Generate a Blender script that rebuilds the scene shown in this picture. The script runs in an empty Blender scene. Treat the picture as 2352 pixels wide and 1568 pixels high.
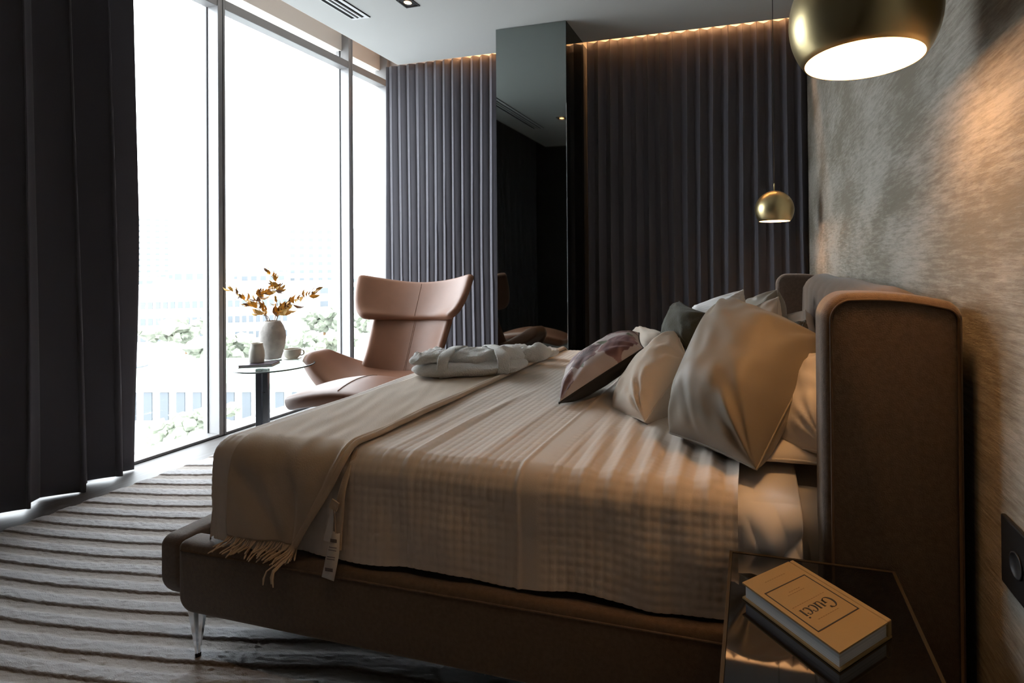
import bpy, bmesh, math, random
import numpy as np
from mathutils import Vector, Matrix, noise
R = math.radians
random.seed(7)
rng = np.random.default_rng(3)
sc = bpy.context.scene
C = sc.collection

# ------------------------------------------------------------------ camera, sky, exposure
YAW, PITCH, ROLL = R(14.479), R(0.319), R(-0.466)
FPX, CXP, CYP, CAMH = 1186.1, 1422.6, 596.9, 1.2
cp_, sp_ = math.cos(PITCH), math.sin(PITCH)
fwd = Vector((-math.sin(YAW)*cp_, math.cos(YAW)*cp_, sp_))
rt = Vector((math.cos(YAW), math.sin(YAW), 0.0))
up = rt.cross(fwd)
r2 = rt*math.cos(ROLL) + up*math.sin(ROLL)
u2 = -rt*math.sin(ROLL) + up*math.cos(ROLL)
cam_d = bpy.data.cameras.new('camera')
cam_d.sensor_width = 36.0
cam_d.lens = FPX/2352*36.0
cam_d.shift_x = (1176-CXP)/2352
cam_d.shift_y = -(784-CYP)/2352
cam_d.clip_start = 0.02
cam_d.clip_end = 2000
cam = bpy.data.objects.new('camera', cam_d)
M = Matrix.Identity(4)
for i in range(3):
    M[i][0], M[i][1], M[i][2] = r2[i], u2[i], -fwd[i]
M[2][3] = CAMH
cam.matrix_world = M
C.objects.link(cam)
sc.camera = cam

SKY = 12.0
w = bpy.data.worlds.new('overcast_sky')
sc.world = w
w.use_nodes = True
bg = w.node_tree.nodes['Background']
bg.inputs[0].default_value = (0.87, 0.945, 1.0, 1)
bg.inputs[1].default_value = SKY

vs = sc.view_settings
vs.view_transform = 'Standard'
vs.look = 'None'
vs.exposure = 0.0
vs.gamma = 1.0
vs.use_curve_mapping = False

# ------------------------------------------------------------------ helpers
def ray(px, py):
    return fwd + r2*((px-CXP)/FPX) - u2*((py-CYP)/FPX)
CAM = Vector((0, 0, CAMH))
def at_y(px, py, y):
    d = ray(px, py); return CAM + d*(y/d.y)
def at_z(px, py, z):
    d = ray(px, py); return CAM + d*((z-CAMH)/d.z)

MATS = {}
def mat(name, col, rough=0.6, metal=0.0, bump=None, var=None, sheen=0.0, spec=0.5, emit=None, coat=0.0, aniso=None):
    """bump=(scale,strength) noise relief; var=(scale,amount,stretch) colour variation"""
    if name in MATS: return MATS[name]
    m = bpy.data.materials.new(name); m.use_nodes = True
    nt = m.node_tree; b = nt.nodes['Principled BSDF']
    b.inputs['Base Color'].default_value = (*col, 1)
    b.inputs['Roughness'].default_value = rough
    b.inputs['Metallic'].default_value = metal
    b.inputs['Specular IOR Level'].default_value = spec
    if sheen:
        b.inputs['Sheen Weight'].default_value = sheen
        b.inputs['Sheen Roughness'].default_value = 0.5
    if coat: b.inputs['Coat Weight'].default_value = coat
    if emit:
        b.inputs['Emission Color'].default_value = (*emit[0], 1)
        b.inputs['Emission Strength'].default_value = emit[1]
    tc = None
    if bump or var: tc = nt.nodes.new('ShaderNodeTexCoord')
    if var:
        mp = nt.nodes.new('ShaderNodeMapping')
        mp.inputs['Scale'].default_value = var[2] if len(var) > 2 else (1, 1, 1)
        nt.links.new(tc.outputs['Object'], mp.inputs[0])
        n = nt.nodes.new('ShaderNodeTexNoise'); n.inputs['Scale'].default_value = var[0]; n.inputs['Detail'].default_value = 4
        nt.links.new(mp.outputs[0], n.inputs['Vector'])
        rp = nt.nodes.new('ShaderNodeValToRGB')
        a = var[1]
        rp.color_ramp.elements[0].position = 0.3; rp.color_ramp.elements[1].position = 0.7
        rp.color_ramp.elements[0].color = (*[c*(1-a) for c in col], 1)
        rp.color_ramp.elements[1].color = (*[min(1, c*(1+a)) for c in col], 1)
        nt.links.new(n.outputs['Fac'], rp.inputs[0]); nt.links.new(rp.outputs[0], b.inputs['Base Color'])
    if bump:
        n2 = nt.nodes.new('ShaderNodeTexNoise'); n2.inputs['Scale'].default_value = bump[0]; n2.inputs['Detail'].default_value = 3
        nt.links.new(tc.outputs['Object'], n2.inputs['Vector'])
        bp = nt.nodes.new('ShaderNodeBump'); bp.inputs['Strength'].default_value = bump[1]
        bp.inputs['Distance'].default_value = bump[2] if len(bump) > 2 else 0.004
        nt.links.new(n2.outputs['Fac'], bp.inputs['Height']); nt.links.new(bp.outputs[0], b.inputs['Normal'])
    MATS[name] = m
    return m

def mesh(name, V, F, smooth=True):
    me = bpy.data.meshes.new(name)
    V = np.asarray(V, dtype=np.float32).reshape(-1, 3)
    if isinstance(F, np.ndarray):
        nf, k = F.shape
        me.vertices.add(len(V)); me.vertices.foreach_set('co', V.ravel())
        me.loops.add(nf*k); me.loops.foreach_set('vertex_index', F.astype(np.int32).ravel())
        me.polygons.add(nf)
        me.polygons.foreach_set('loop_start', np.arange(0, nf*k, k, dtype=np.int32))
        me.polygons.foreach_set('loop_total', np.full(nf, k, dtype=np.int32))
    else:
        me.from_pydata(V.tolist(), [], F)
    me.update(calc_edges=True)
    if smooth: me.polygons.foreach_set('use_smooth', [True]*len(me.polygons))
    return me

def obj(name, VF, m, parent=None, smooth=True, angle=None):
    me = mesh(name, VF[0], VF[1], smooth) if not isinstance(VF, bpy.types.Mesh) else VF
    if m is not None and not me.materials: me.materials.append(m)
    o = bpy.data.objects.new(name, me); C.objects.link(o)
    if smooth and angle is not None:
        me.set_sharp_from_angle(angle=R(angle))
    if parent is not None:
        o.parent = parent
        rt_ = parent
        o.matrix_parent_inverse = parent_world(parent).inverted()
    return o
def parent_world(p):
    mtx = Matrix.LocRotScale(p.location, p.rotation_euler, p.scale)
    if p.parent is not None: mtx = parent_world(p.parent) @ p.matrix_parent_inverse @ mtx
    return mtx
def tag(o, label, cat, group=None, kind=None):
    if label: o['label'] = label
    if cat: o['category'] = cat
    if group: o['group'] = group
    if kind: o['kind'] = kind
    return o
def thing(name, label, cat, loc=(0, 0, 0), group=None):
    o = bpy.data.objects.new(name, None); C.objects.link(o); o.location = loc
    o.empty_display_size = 0.05
    return tag(o, label, cat, group)
def struct(name, VF, m, parent=None, smooth=False):
    o = obj(name, VF, m, parent, smooth)
    if parent is None: o['kind'] = 'structure'
    return o

def grid_faces(nu, nv, cu=False, cv=False):
    iu = np.arange(nu if cu else nu-1); iv = np.arange(nv if cv else nv-1)
    a, b = np.meshgrid(iu, iv, indexing='ij'); a = a.ravel(); b = b.ravel()
    a2 = (a+1) % nu; b2 = (b+1) % nv
    return np.stack([a*nv+b, a2*nv+b, a2*nv+b2, a*nv+b2], 1)

def box(x0, x1, y0, y1, z0, z1, bev=0.0, seg=2):
    bm = bmesh.new(); bmesh.ops.create_cube(bm, size=1)
    for v in bm.verts:
        v.co = ((x0+x1)/2+v.co.x*(x1-x0), (y0+y1)/2+v.co.y*(y1-y0), (z0+z1)/2+v.co.z*(z1-z0))
    if bev: bmesh.ops.bevel(bm, geom=bm.edges[:], offset=bev, segments=seg, affect='EDGES', profile=0.5)
    return bm_out(bm)
def bm_out(bm):
    bm.verts.index_update()
    V = [v.co[:] for v in bm.verts]; F = [[v.index for v in f.verts] for f in bm.faces]
    bm.free(); return V, F
def join(*vfs):
    V, F, n = [], [], 0
    for v, f in vfs:
        v = [tuple(p) for p in v]
        V += v; F += [[int(i)+n for i in q] for q in f]; n += len(v)
    return V, F
def xform(VF, mtx):
    return [tuple(mtx @ Vector(p)) for p in VF[0]], VF[1]

def prism(outline, axis, a0, a1, bev=0.0, seg=3):
    """outline: 2D points; extruded along axis ('y': points are x,z; 'x': y,z; 'z': x,y)"""
    def P(p, a):
        return {'y': (p[0], a, p[1]), 'x': (a, p[0], p[1]), 'z': (p[0], p[1], a)}[axis]
    bm = bmesh.new()
    lo = [bm.verts.new(P(p, a0)) for p in outline]; hi = [bm.verts.new(P(p, a1)) for p in outline]
    bm.faces.new(lo); bm.faces.new(hi[::-1])
    n = len(outline)
    for i in range(n): bm.faces.new((lo[i], hi[i], hi[(i+1) % n], lo[(i+1) % n]))
    bmesh.ops.recalc_face_normals(bm, faces=bm.faces[:])
    if bev:
        capE = [e for e in bm.edges if (e.verts[0] in lo and e.verts[1] in lo) or (e.verts[0] in hi and e.verts[1] in hi)]
        bmesh.ops.bevel(bm, geom=capE, offset=bev, segments=seg, affect='EDGES', profile=0.5)
    return bm_out(bm)

def tube(pts, rad, n=8, closed=False, flat=None):
    """pts list of 3D; rad float or list; flat=(scale normal axis)"""
    pts = [Vector(p) for p in pts]; k = len(pts)
    rad = [rad]*k if not hasattr(rad, '__len__') else rad
    V = []; prev = None
    for i, p in enumerate(pts):
        if closed: t = (pts[(i+1) % k]-pts[i-1]).normalized()
        else: t = (pts[min(i+1, k-1)]-pts[max(i-1, 0)]).normalized()
        if prev is None:
            a = Vector((0, 0, 1)) if abs(t.z) < 0.9 else Vector((1, 0, 0))
            nrm = (a - t*a.dot(t)).normalized()
        else:
            nrm = (prev - t*prev.dot(t)).normalized()
        prev = nrm; b = t.cross(nrm)
        for j in range(n):
            an = 2*math.pi*j/n
            fl = flat if flat else 1.0
            V.append(tuple(p + nrm*(math.cos(an)*rad[i]*fl) + b*(math.sin(an)*rad[i])))
    F = [tuple(q) for q in grid_faces(k, n, closed, True).tolist()]
    if not closed:
        F.append(tuple(range(n))[::-1]); F.append(tuple(range((k-1)*n, k*n)))
    return V, F

def lathe(prof, n=32, center=(0, 0, 0), sx=1.0, sy=1.0, caps=True):
    V = []
    for r_, z in prof:
        for j in range(n):
            a = 2*math.pi*j/n
            V.append((center[0]+r_*math.cos(a)*sx, center[1]+r_*math.sin(a)*sy, center[2]+z))
    F = [tuple(q[::-1]) for q in grid_faces(len(prof), n, False, True).tolist()]
    if caps and prof[0][0] > 1e-5: F.append(tuple(range(n))[::-1])
    if caps and prof[-1][0] > 1e-5: F.append(tuple(range((len(prof)-1)*n, len(prof)*n)))
    return V, F

def spline(pts, n):
    """Catmull-Rom through pts"""
    pts = [Vector(p) for p in pts]; P = [pts[0]*2-pts[1]] + pts + [pts[-1]*2-pts[-2]]
    out = []; segs = len(pts)-1
    for i in range(n):
        t = i/(n-1)*segs; k = min(int(t), segs-1); t -= k
        p0, p1, p2, p3 = P[k:k+4]
        out.append(0.5*((2*p1)+(p2-p0)*t+(2*p0-5*p1+4*p2-p3)*t*t+(3*p1-p0-3*p2+p3)*t**3))
    return out

def fnoise(x, y, z=0.0):
    """vectorised cheap value noise, about -1..1"""
    x = np.asarray(x, float); y = np.asarray(y, float); z = np.asarray(z, float)+0*x
    out = 0
    for k, (a, b, c, ph) in enumerate(((1.0, 0.37, 0.9, 0.3), (-0.53, 1.21, 0.4, 1.7), (1.37, -0.91, -0.7, 4.1), (0.71, 1.63, 1.3, 2.2), (-1.83, 0.47, -1.1, 5.3))):
        out = out + np.sin(a*x+b*y+c*z+ph+1.3*np.sin(0.7*b*x-0.6*a*y+ph*2))
    return out/3.0

# ------------------------------------------------------------------ materials
m_ceil = mat('ceiling_paint', (0.62, 0.63, 0.61), 0.9)
m_recess = mat('recess_paint', (0.78, 0.72, 0.66), 0.9)
m_dark = mat('dark_wall_panel', (0.025, 0.022, 0.021), 0.6)
m_back = mat('back_wall_paint', (0.6, 0.58, 0.55), 0.9)
m_frame = mat('window_aluminium', (0.30, 0.295, 0.295), 0.4, 0.0)
m_black = mat('black_gasket', (0.01, 0.01, 0.012), 0.5)
m_curt = mat('curtain_fabric', (0.098, 0.093, 0.108), 0.92, bump=(260, 0.15, 0.002), sheen=0.15)
m_brass = mat('brushed_brass', (0.56, 0.45, 0.24), 0.33, 1.0, bump=(500, 0.05, 0.001))
m_velvet = mat('taupe_velvet', (0.105, 0.069, 0.047), 0.85, bump=(420, 0.35, 0.003), var=(90, 0.18), sheen=0.3)
m_chrome = mat('chrome', (0.75, 0.76, 0.78), 0.12, 1.0)
m_steel = mat('brushed_steel', (0.30, 0.31, 0.33), 0.3, 1.0)
m_leather = mat('tan_leather', (0.215, 0.10, 0.058), 0.45, bump=(350, 0.12, 0.002), var=(6, 0.08))
m_leather_dark = mat('tan_leather_stitch', (0.18, 0.08, 0.04), 0.6)

def wall_material():
    m = bpy.data.materials.new('brushed_plaster'); m.use_nodes = True
    nt = m.node_tree; b = nt.nodes['Principled BSDF']; L = nt.links.new
    tc = nt.nodes.new('ShaderNodeTexCoord')
    def nz(scale, sc_, detail, rough=0.6):
        mp = nt.nodes.new('ShaderNodeMapping'); mp.inputs['Scale'].default_value = scale
        L(tc.outputs['Object'], mp.inputs[0])
        n = nt.nodes.new('ShaderNodeTexNoise'); n.inputs['Scale'].default_value = sc_; n.inputs['Detail'].default_value = detail
        n.inputs['Roughness'].default_value = rough
        L(mp.outputs[0], n.inputs['Vector']); return n.outputs['Fac']
    def math_(op, a, b_):
        n = nt.nodes.new('ShaderNodeMath'); n.operation = op
        for i, x in enumerate((a, b_)):
            if isinstance(x, (int, float)): n.inputs[i].default_value = x
            else: L(x, n.inputs[i])
        return n.outputs[0]
    def ramp(x, p0, p1):
        n = nt.nodes.new('ShaderNodeMapRange'); n.inputs[1].default_value = p0; n.inputs[2].default_value = p1
        L(x, n.inputs[0]); return n.outputs[0]
    stroke = nz((1, 1.3, 13.0), 7.0, 10, 0.75)
    stroke2 = nz((1, 2.2, 18.0), 12.0, 8, 0.75)
    patch = nz((1, 0.8, 1.6), 2.6, 6)
    x = math_('ADD', math_('MULTIPLY', stroke, 0.55), math_('MULTIPLY', patch, 0.5))
    light = ramp(x, 0.465, 0.60)
    c1 = nt.nodes.new('ShaderNodeMix'); c1.data_type = 'RGBA'
    c1.inputs[6].default_value = (0.235, 0.205, 0.155, 1); c1.inputs[7].default_value = (0.46, 0.43, 0.37, 1)
    L(light, c1.inputs[0])
    sc2 = ramp(stroke2, 0.52, 0.72)
    c2 = nt.nodes.new('ShaderNodeMix'); c2.data_type = 'RGBA'
    c2.inputs[7].default_value = (0.19, 0.15, 0.105, 1)
    L(math_('MULTIPLY', sc2, 0.55), c2.inputs[0]); L(c1.outputs[2], c2.inputs[6])
    L(c2.outputs[2], b.inputs['Base Color'])
    b.inputs['Roughness'].default_value = 0.5
    b.inputs['Metallic'].default_value = 0.1
    bp = nt.nodes.new('ShaderNodeBump'); bp.inputs['Strength'].default_value = 0.45; bp.inputs['Distance'].default_value = 0.004
    L(math_('SUBTRACT', stroke, math_('MULTIPLY', stroke2, 0.6)), bp.inputs['Height']); L(bp.outputs[0], b.inputs['Normal'])
    return m
m_wall = wall_material()

def floor_material():
    m = bpy.data.materials.new('grey_wood_floor'); m.use_nodes = True
    nt = m.node_tree; b = nt.nodes['Principled BSDF']; L = nt.links.new
    tc = nt.nodes.new('ShaderNodeTexCoord'); mp = nt.nodes.new('ShaderNodeMapping'); mp.inputs['Scale'].default_value = (14, 0.7, 1)
    L(tc.outputs['Object'], mp.inputs[0])
    n = nt.nodes.new('ShaderNodeTexNoise'); n.inputs['Scale'].default_value = 6; n.inputs['Detail'].default_value = 7
    L(mp.outputs[0], n.inputs['Vector'])
    rp = nt.nodes.new('ShaderNodeValToRGB')
    rp.color_ramp.elements[0].position = 0.3; rp.color_ramp.elements[1].position = 0.72
    rp.color_ramp.elements[0].color = (0.09, 0.078, 0.07, 1); rp.color_ramp.elements[1].color = (0.13, 0.128, 0.13, 1)
    L(n.outputs['Fac'], rp.inputs[0]); L(rp.outputs[0], b.inputs['Base Color'])
    b.inputs['Roughness'].default_value = 0.5
    b.inputs['Specular IOR Level'].default_value = 0.35
    return m
m_floor = floor_material()

def glass_material(name, tint=(1, 1, 1), gloss=0.05):
    m = bpy.data.materials.new(name); m.use_nodes = True
    nt = m.node_tree; nt.nodes.remove(nt.nodes['Principled BSDF']); out = nt.nodes['Material Output']
    t = nt.nodes.new('ShaderNodeBsdfTransparent'); t.inputs[0].default_value = (*tint, 1)
    g = nt.nodes.new('ShaderNodeBsdfGlossy'); g.inputs['Roughness'].default_value = 0.02
    lw = nt.nodes.new('ShaderNodeLayerWeight'); lw.inputs[0].default_value = 0.5
    pw = nt.nodes.new('ShaderNodeMath'); pw.operation = 'POWER'; pw.inputs[1].default_value = 5.0
    fr = nt.nodes.new('ShaderNodeMath'); fr.operation = 'MULTIPLY_ADD'; fr.inputs[1].default_value = 0.6; fr.inputs[2].default_value = 0.03
    nt.links.new(lw.outputs['Facing'], pw.inputs[0]); nt.links.new(pw.outputs[0], fr.inputs[0])
    mx = nt.nodes.new('ShaderNodeMixShader')
    nt.links.new(fr.outputs[0], mx.inputs[0]); nt.links.new(t.outputs[0], mx.inputs[1]); nt.links.new(g.outputs[0], mx.inputs[2])
    nt.links.new(mx.outputs[0], out.inputs[0])
    return m
m_glass = glass_material('window_glass')
m_tglass = glass_material('table_glass', (0.93, 0.96, 0.95))

# ------------------------------------------------------------------ room shell
XW, XG, XR, YB, YF, ZC = -3.642, -3.75, 0.43, 4.60, -0.25, 3.10   # window face, glass, headboard wall, back wall, front wall, ceiling
CX, CY = -3.25, 4.22                                            # ceiling edges at the curtain recesses
struct('floor', box(-3.90, 0.55, YF-0.1, YB+0.1, -0.12, 0.0), m_floor)
struct('ceiling', box(CX, XR+0.02, YF-0.05, CY, ZC, ZC+0.10), m_ceil)
struct('trim_1', box(-3.90, XR+0.1, YF-0.05, YB+0.1, 3.46, 3.52), m_recess)      # top of the curtain recess
struct('wall_right', box(XR, XR+0.12, YF-0.1, YB+0.1, 0, 3.5), m_wall)
struct('wall_back', box(-3.90, XR, YB, YB+0.12, 0, 3.5), m_back)
struct('wall_front', box(-3.90, XR, YF-0.12, YF, 0, 3.5), m_dark)
struct('wall_left', join(box(-3.90, XG+0.02, YF-0.1, 1.60, 0, 3.5), box(-3.90, XG+0.03, 1.60, YB+0.1, 3.212, 3.5)), m_recess)
# recess side of the ceiling slab (fascia)
struct('trim_2', join(box(CX-0.004, CX, YF, CY, ZC+0.0, 3.46), box(CX, XR, CY, CY+0.004, ZC, 3.46)), m_recess)

MUL = [1.622, 2.843, 4.064]
def window(n, y0, y1, left_m, right_m):
    root = bpy.data.objects.new('window_%d' % n, None); C.objects.link(root); root.location = (XG, (y0+y1)/2, 0)
    root['kind'] = 'structure'
    obj('pane', box(XG-0.006, XG+0.006, y0, y1, 0.02, 3.04), m_glass, root, False)
    obj('transom_pane', box(XG-0.006, XG+0.006, y0, y1, 3.11, 3.212), m_glass, root, False)
    obj('transom', box(XG+0.004, XW-0.004, y0, y1, 3.039, 3.108, 0.003, 1), m_frame, root, False)
    obj('sill', box(XG-0.03, XW-0.002, y0, y1, -0.005, 0.018, 0.003, 1), m_frame, root, False)
    obj('gasket', join(box(XG+0.004, XG+0.012, y0, y0+0.006, 0.02, 3.22), box(XG+0.004, XG+0.012, y1-0.006, y1, 0.02, 3.22)), m_black, root, False)
    for ym in (left_m, right_m):
        if ym is None: continue
        mu = obj('mullion', join(box(XG-0.04, XW, ym-0.026, ym+0.006, 0, 3.46, 0.002, 1), box(XG-0.04, XW, ym+0.011, ym+0.026, 0, 3.46, 0.002, 1)), m_frame, root, False)
        obj('mullion_groove', box(XG-0.04, XW-0.006, ym+0.006, ym+0.011, 0, 3.46), m_black, mu, False)
    return root
window(1, MUL[0]+0.026, MUL[1]-0.026, MUL[0], MUL[1])
window(2, MUL[1]+0.026, MUL[2]-0.026, None, MUL[2])
w3 = window(3, MUL[2]+0.026, YB-0.03, None, None)
obj('end_post', box(XG-0.03, XW+0.01, YB-0.05, YB, 0, 3.46, 0.003, 1), m_frame, w3, False)
struct('trim_3', box(XW-0.003, XW+0.008, 1.60, YB, 0, 0.006), m_black)           # dark floor gasket along the sill

# mirror-clad column
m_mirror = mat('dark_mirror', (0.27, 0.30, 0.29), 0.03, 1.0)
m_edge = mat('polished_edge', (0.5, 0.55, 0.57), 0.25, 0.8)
PX0, PX1, PY0, PY1 = -2.0, -1.399, 3.80, YB
colm = thing('mirrored_column', 'square column clad in dark mirror between the two back curtains', 'column', ((PX0+PX1)/2, (PY0+PY1)/2, 0))
obj('core', box(PX0+0.01, PX1-0.01, PY0+0.01, PY1, 0, ZC), m_dark, colm, False)
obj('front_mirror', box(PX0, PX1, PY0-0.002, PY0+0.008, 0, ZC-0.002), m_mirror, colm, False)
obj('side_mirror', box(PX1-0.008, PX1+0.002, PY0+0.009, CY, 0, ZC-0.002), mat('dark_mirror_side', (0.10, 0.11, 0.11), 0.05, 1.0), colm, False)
obj('edge_trim', box(PX1-0.003, PX1+0.003, PY0-0.004, PY0+0.002, 0, 2.45), m_edge, colm, False)

# ------------------------------------------------------------------ curtains
def curtain(name, label, p0, p1, z0, z1, period, amp, wob, seed, nz=44, flat_end=0.0, hem=0.0, per_fold=18):
    p0 = np.array(p0, float); p1 = np.array(p1, float); Lg = np.linalg.norm(p1-p0); d = (p1-p0)/Lg; nrm = np.array([-d[1], d[0]])
    nf = Lg/period; nu = int(nf*per_fold)+1
    s = np.linspace(0, 1, nu)[:, None]; zz = np.linspace(0, 1, nz)[None, :]
    ph = 2*np.pi*nf*s
    ph = ph + 0.55*fnoise(s*nf*0.8, seed+0*s) + wob*(1-zz)**1.3*fnoise(s*nf*0.33+seed, zz*1.2, seed)*1.6
    am = amp*(0.85+0.15*(1-zz)**0.7)*(1+0.35*fnoise(s*nf*0.6+seed*2, zz*0.8))
    fade = np.clip((1-s)/max(flat_end, 1e-6), 0, 1) if flat_end else 1.0
    off = am*(np.sin(ph)+0.18*np.sin(2*ph+seed))*(0.25+0.75*fade)
    al = s*Lg + 0.42*period*0.30*np.sin(2*ph)*(0.5+0.5*(1-zz)) + wob*0.03*(1-zz)**1.5*fnoise(s*6+seed, zz)*np.clip((1-s)*8, 0, 1)*np.clip(s*8, 0, 1)
    X = p0[0]+d[0]*al+nrm[0]*off; Y = p0[1]+d[1]*al+nrm[1]*off
    Z = z0+(z1-z0)*zz + hem*(1-zz)*np.sin(ph*0.5+seed) + 0*s
    V = np.stack([X, Y, Z+0*X], -1).reshape(-1, 3)
    o = obj(name, (V, grid_faces(nu, nz)), m_curt)
    so = o.modifiers.new('thickness', 'SOLIDIFY'); so.thickness = 0.004
    return tag(o, label, 'curtain')
curtain('curtain', 'dark floor-length curtain drawn along the window at the left edge of the photo', (-3.44, YF+0.03), (-3.54, 2.235), 0.012, 3.30, 0.165, 0.072, 1.7, 2.3, flat_end=0.07, hem=0.008, per_fold=30)
curtain('curtain', 'grey pleated curtain in the corner between the window and the mirrored column', (-3.46, 4.32), (-2.02, 4.32), 0.02, 3.136, 0.098, 0.020, 0.9, 4.2, hem=0.004)
curtain('curtain', 'dark pleated curtain between the mirrored column and the textured wall', (-1.38, 4.32), (0.424, 4.32), 0.02, 3.136, 0.112, 0.031, 0.7, 8.1, hem=0.004)

# cove light in the curtain recess (warm strip behind the ceiling edge)
m_led = mat('warm_led_strip', (1, 0.8, 0.6), 0.5, emit=((1.0, 0.52, 0.22), 125.0))
def led(x0, x1, label):
    t = thing('cove_light', label, 'light', ((x0+x1)/2, CY+0.22, 3.4))
    obj('channel', box(x0, x1, CY+0.205, CY+0.235, 3.395, 3.415), m_frame, t, False)
    obj('diffuser', box(x0, x1, CY+0.208, CY+0.232, 3.388, 3.394), m_led, t, False)
led(PX1+0.05, XR-0.05, 'warm light strip in the ceiling recess above the dark back curtain')
led(-2.7, PX0-0.03, 'warm light strip in the ceiling recess above the grey corner curtain')

# ------------------------------------------------------------------ ceiling fittings
vent = thing('air_vent', 'long white slot air vent with dark slots in the ceiling by the window', 'vent', (-2.9, 2.1, ZC))
m_vent = mat('vent_white', (0.8, 0.81, 0.82), 0.4)
m_slot = mat('vent_dark', (0.004, 0.004, 0.004), 0.9)
vy0, vy1 = 0.855, 3.328
obj('slot_backing', box(-2.972, -2.852, vy0, vy1, ZC-0.003, ZC-0.0005), m_slot, vent, False)
for i in range(2):
    xs = -2.932+i*0.04
    obj('slat', box(xs, xs+0.016, vy0, vy1, ZC-0.012, ZC-0.003), m_vent, vent, False)
obj('frame', join(box(-2.852, -2.823, vy0, vy1+0.02, ZC-0.008, ZC-0.0005), box(-2.980, -2.972, vy0, vy1+0.02, ZC-0.006, ZC-0.0005), box(-2.972, -2.852, vy1, vy1+0.02, ZC-0.006, ZC-0.0005)), m_vent, vent, False)
obj('shadow_gap', box(-2.823, -2.817, vy0, vy1+0.02, ZC-0.004, ZC-0.0005), m_slot, vent, False)

m_bulb = mat('warm_bulb', (1, 0.8, 0.6), 0.5, emit=((1.0, 0.55, 0.22), 14.0))
def downlight(x, y, label, power):
    t = thing('downlight', label, 'light', (x, y, ZC), 'square recessed downlights in the ceiling')
    s = 0.058
    obj('housing', join(box(x-s, x+s, y-s, y-s+0.012, ZC-0.006, ZC-0.0005), box(x-s, x+s, y+s-0.012, y+s, ZC-0.006, ZC-0.0005),
        box(x-s, x-s+0.012, y-s+0.012, y+s-0.012, ZC-0.006, ZC-0.0005), box(x+s-0.012, x+s, y-s+0.012, y+s-0.012, ZC-0.006, ZC-0.0005),
        box(x-s+0.012, x+s-0.012, y-s+0.012, y+s-0.012, ZC-0.002, ZC-0.0005)), m_black, t, False)
    obj('bulb', lathe([(0.001, 0.0), (0.018, 0.001), (0.026, 0.003)], 20, (x, y-0.005, ZC-0.0055)), m_bulb, t)
    l = bpy.data.lights.new('downlight_beam', 'SPOT'); l.energy = power; l.color = (1.0, 0.62, 0.32); l.spot_size = R(75); l.spot_blend = 0.7; l.shadow_soft_size = 0.03
    lo = bpy.data.objects.new('downlight_beam', l); C.objects.link(lo); lo.location = (x, y, ZC-0.03); lo.parent = t; lo.matrix_parent_inverse = Matrix.Translation((-x, -y, -ZC))
DLP = 17
downlight(-2.404, 3.24, 'small black square downlight glowing warm in the ceiling above the armchair', DLP)
downlight(-2.404, 1.25, 'small black square downlight in the ceiling over the rug', DLP*0.15)
downlight(-1.05, 0.45, 'small black square downlight in the ceiling in front of the bed', DLP*0.7)
downlight(-0.35, 0.45, 'small black square downlight in the ceiling beside the nightstand', DLP*0.5)

# ------------------------------------------------------------------ pendant lamps
m_diff = mat('pendant_diffuser', (1, 0.95, 0.85), 0.5, emit=((1.0, 0.51, 0.19), 44.0))
m_cord = mat('black_cord', (0.01, 0.01, 0.01), 0.6)
def pendant(x, y, zb, rad, label):
    t = thing('pendant_lamp', label, 'lamp', (x, y, zb), 'brass globe pendants either side of the bed')
    a0 = math.asin(0.8)       # cut where radius = 0.8 R
    prof = []
    for i in range(33):
        a = -math.pi/2 + (math.pi/2 - a0) + 0.0
        th = (-math.acos(0.8)) + (math.pi/2+math.acos(0.8))*i/32
        prof.append((rad*math.cos(th) if i < 32 else 0.004, rad*math.sin(th)))
    zc = zb + rad*math.sin(math.acos(0.8))
    outer = [(r_, z) for r_, z in prof]
    inner = [(max(r_-0.003, 0.001), z-(0.003 if i > 24 else 0.0)) for i, (r_, z) in enumerate(prof)]
    sh = obj('shade', lathe([(inner[0][0], inner[0][1])] + outer, 64, (x, y, zc), caps=False), m_brass, t)
    obj('inner_lining', lathe(inner[::-1], 64, (x, y, zc), caps=False), mat('white_lining', (0.85, 0.82, 0.78), 0.6), sh)
    obj('diffuser', lathe([(0.001, 0.0), (rad*0.62, 0.0), (rad*0.62, 0.006), (0.001, 0.006)], 64, (x, y, zb+rad*0.80)), m_diff, t)
    obj('stem', lathe([(0.004, 0), (0.004, rad*0.4), (0.003, rad*0.42)], 12, (x, y, zc+rad-0.003)), m_brass, t)
    obj('cord', tube([(x, y, zc+rad*1.38), (x, y, ZC-0.02)], 0.0022, 6), m_cord, t)
    obj('ceiling_rose', lathe([(0.03, 0), (0.03, 0.012), (0.01, 0.02)], 24, (x, y, ZC-0.0205)), m_brass, t)
p1 = at_y(1982, 140, 1.125)
pendant(p1.x, 1.125, p1.z, 0.1415, 'large brass globe pendant lamp near the camera above the nightstand')
p2 = at_y(1779, 508, 3.55)
pendant(p2.x, 3.55, p2.z, 0.1255, 'distant brass globe pendant lamp hanging in front of the dark back curtain')

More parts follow.
